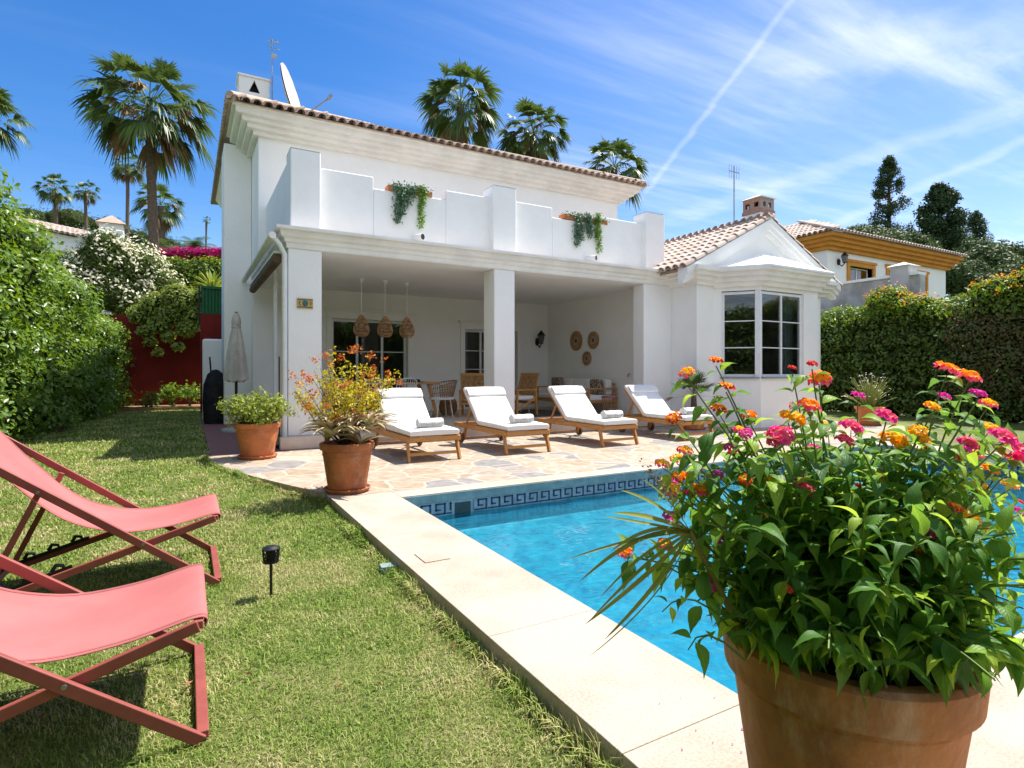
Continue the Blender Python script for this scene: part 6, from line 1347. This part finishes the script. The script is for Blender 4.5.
def floret(V, Fq, c, n_, r_):
    n_ = n_.normalized(); a = n_.cross(Vector((.3, .2, .9))).normalized(); b = n_.cross(a); o_ = len(V); V.append(tuple(c-n_*r_*.35)); k = 8
    for i in range(k): an = 2*math.pi*i/k; rr = r_*(1.0 if i % 2 == 0 else .72); V.append(tuple(c+(a*math.cos(an)+b*math.sin(an))*rr+n_*(.0)))
    for i in range(k): Fq.append((o_, o_+1+i, o_+1+(i+1) % k))
def head_mesh(kind):
    V, Fq, mi = [], [], []; R_ = {'r': .0105, 'o': .018, 'p': .0185, 'm': .017, 'y': .020, 'P': .022, 'Y': .026, 'M': .0245}[kind]; n = 34 if R_ > .021 else 26
    mats_ = {'r': (REDP, REDP), 'o': (ORANGE, REDP), 'p': (YELLOWP, PINK), 'm': (MAGP, MAGP), 'y': (YELLOWP, ORANGE), 'P': (ORANGE, PINK), 'Y': (YELLOWP, ORANGE), 'M': (PINK, MAGP)}[kind]
    for i in range(n):
        z_ = 1-1.05*(i+.5)/n; rr = math.sqrt(max(0, 1-z_*z_)); az = i*2.39996; d_ = Vector((rr*math.cos(az), rr*math.sin(az), z_)); k0 = len(Fq)
        floret(V, Fq, Vector((d_.x*R_, d_.y*R_, d_.z*R_*.62))*rnd.uniform(.86, 1.12), d_*.9+Vector((rnd.uniform(-.5, .5), rnd.uniform(-.5, .5), .25)), R_*rnd.uniform(.26, .38)); mi += [0 if z_ > .42 else 1]*(len(Fq)-k0)
    me = bpy.data.meshes.new('flower_head'); me.from_pydata(V, [], Fq); me.materials.append(mats_[0]); me.materials.append(mats_[1]); me.polygons.foreach_set('material_index', mi); me.update(); return me
HM = {k: head_mesh(k) for k in 'ropmyPYM'}
LIMEH = []
for i, (px_2, py_2, kd_) in enumerate(HEADS):
    u_ = abs(px_2-860)/200; t_ = 1.46+rnd.uniform(-.18, .22)-.05*u_
    if (px_2, py_2) in ((716, 361), (687, 373), (726, 387), (718, 409), (749, 416), (674, 418)): t_ = 1.44
    if kd_ in 'YMP': t_ = min(t_, 1.44)
    p = P_t(px_2, py_2, t_); base = BC+Vector((rnd.uniform(-.16, .16), rnd.uniform(-.16, .16), 0))
    hub = BC+Vector(((p.x-BC.x)*.62, (p.y-BC.y)*.62, max(.05, (p.z-BC.z)*.55)))
    tall = p.z > 1.13
    if i % 2 == 0 or tall: stem(base, hub+Vector((0, 0, .06)), p-Vector((0, 0, .012)), .0040, .25, .046 if tall else .048, .082 if tall else .100)
    else: q0 = hub.lerp(p, .30); stem(q0, q0.lerp(p, .5)+Vector((0, 0, .02)), p-Vector((0, 0, .008)), .0026, .1, .045, .085)
    o = bpy.data.objects.new('flower_head', HM[kd_]); COL.objects.link(o); o.parent = lant; o.location = p-BC
    tilt = Vector(((p.x-BC.x)*.5+rnd.uniform(-.3, .3), (p.y-BC.y)*.5-.25, .8)).to_track_quat('Z', 'Y'); o.rotation_mode = 'QUATERNION'; o.rotation_quaternion = tilt; s_ = rnd.uniform(.86, 1.18); o.scale = (s_, s_, s_)
# filling stems
for i in range(170):
    az = rnd.uniform(0, 6.283); rr = rnd.uniform(.14, .46); el = rnd.uniform(-.05, .35)*(1.15-rr*.9)
    tip = BC+Vector((rr*math.cos(az), rr*math.sin(az), .10+el+.12*(1-rr/.48))); base = BC+Vector((rnd.uniform(-.15, .15), rnd.uniform(-.15, .15), 0))
    stem(base, base.lerp(tip, .5)+Vector((0, 0, .12)), tip, .0045, .2, .046, .092)
# drooping skirt over the rim, mostly towards the viewer
for i in range(62):
    az = rnd.uniform(0, 6.283) if i % 4 == 0 else rnd.uniform(2.7, 5.3); rr = rnd.uniform(.24, .36)
    tip = BC+Vector((rr*math.cos(az), rr*math.sin(az), rnd.uniform(.03, .11))); base = BC+Vector((.5*rr*math.cos(az), .5*rr*math.sin(az), 0))
    stem(base, base.lerp(tip, .55)+Vector((0, 0, .11)), tip, .004, .3, .041, .125)
# loose sprig hanging out to the left over the pool
stem(P_t(735, 620, 1.42), P_t(680, 560, 1.4), P_t(628, 556, 1.4), .0032, .25, .04, .052)
stem(P_t(740, 640, 1.36), P_t(690, 575, 1.36), P_t(662, 612, 1.36), .0032, .3, .04, .08)
stem(P_t(745, 660, 1.30), P_t(700, 615, 1.30), P_t(688, 650, 1.30), .0032, .3, .04, .10)
V, Fq = scatter(LT, LTF, np.array(LP), frames(np.array(LD), np.array(LN)), np.array(LS)[:, None])
npobj('foliage', V, Fq, LANT, lant, uv=np.tile(LUV, (len(LP), 1)), smooth=True)
obj('stem', stems, STEMG, lant, smooth=True)
# dry fan palm seedling in the same pot
fp = thing('palm_seedling', 'thin yellowing fan palm blades reaching from the big pot over the pool', 'palm', (BPX-.2, BPY+.1, .55)); V = []; Fq = []
hubp = P_t(690, 532, 1.36); tr = MB().tube([tuple(P_t(745, 640, 1.40)), tuple(P_t(715, 580, 1.38)), tuple(hubp)], [.010, .007, .006], 8); obj('trunk', tr, mat('palm_seedling_stem', (.20, .17, .05), .6), fp)
blades = [((578, 583), .006, (640, 530)), ((566, 560), .004, (640, 540)), ((590, 620), .005, (650, 560)), ((584, 625), .0065, (650, 580)), ((604, 640), .0065, (660, 590)), ((586, 659), .0022, (670, 600)), ((613, 513), .007, (650, 520)), ((603, 516), .004, (650, 530)), ((620, 490), .006, (655, 505)), ((640, 478), .004, (668, 500)), ((610, 552), .005, (650, 525)), ((598, 600), .004, (650, 545))]
for (ex_, ey_), w_, (mx_, my_) in blades:
    a, b, c = hubp, P_t(mx_, my_-6, 1.33), P_t(ex_, ey_, 1.28); o_ = len(V); K = 14
    for k in range(K+1):
        s_ = k/K; p = bez(a, b, c, s_); d_ = (bez(a, b, c, min(1, s_+.02))-bez(a, b, c, max(0, s_-.02))).normalized(); sd_ = d_.cross(Vector((.35, -.75, .5))).normalized()
        ww = w_*.88*math.sin(math.pi*min(1, .08+s_*.92))**.6*(1 if s_ < .99 else .1); nz_ = sd_.cross(d_)*ww*.5; V += [tuple(p-sd_*ww+nz_), tuple(p), tuple(p+sd_*ww+nz_)]
        if k < K: q_ = o_+3*k; Fq += [(q_, q_+1, q_+4, q_+3), (q_+1, q_+2, q_+5, q_+4)]
npobj('leaf_blade', V, Fq, DRYB, fp, smooth=True)
sdm = MB(); pos = []
for (a, b) in (((640, 458), (668, 500)), ((652, 470), (672, 500)), ((660, 478), (676, 505))):
    for k in range(40): s_ = rnd.random(); pos.append(tuple(P_t(a[0]+(b[0]-a[0])*s_, a[1]+(b[1]-a[1])*s_, 1.36)+Vector(rdirs(1)[0]*.009)))
leaf_cloud('dry_seed_head', pos, rdirs(len(pos)), .012, mat('dry_seed', (.55, .42, .28), .8, .1, .2, 20, island=.4), fp)
# a few fallen petals on the coping
pt2 = MB()
for i in range(9):
    p = P_z(rnd.uniform(640, 745), rnd.uniform(690, 768), .003); r_ = rnd.uniform(.002, .005); pt2.add([(p.x-r_, p.y, .003), (p.x, p.y-r_, .004), (p.x+r_, p.y, .003), (p.x, p.y+r_, .006)], [(0, 1, 2, 3)])
o = obj('fallen_petals', pt2, MAGP); tag(o, 'tiny fallen flower petals on the pool coping', 'petals'); o['kind'] = 'stuff'
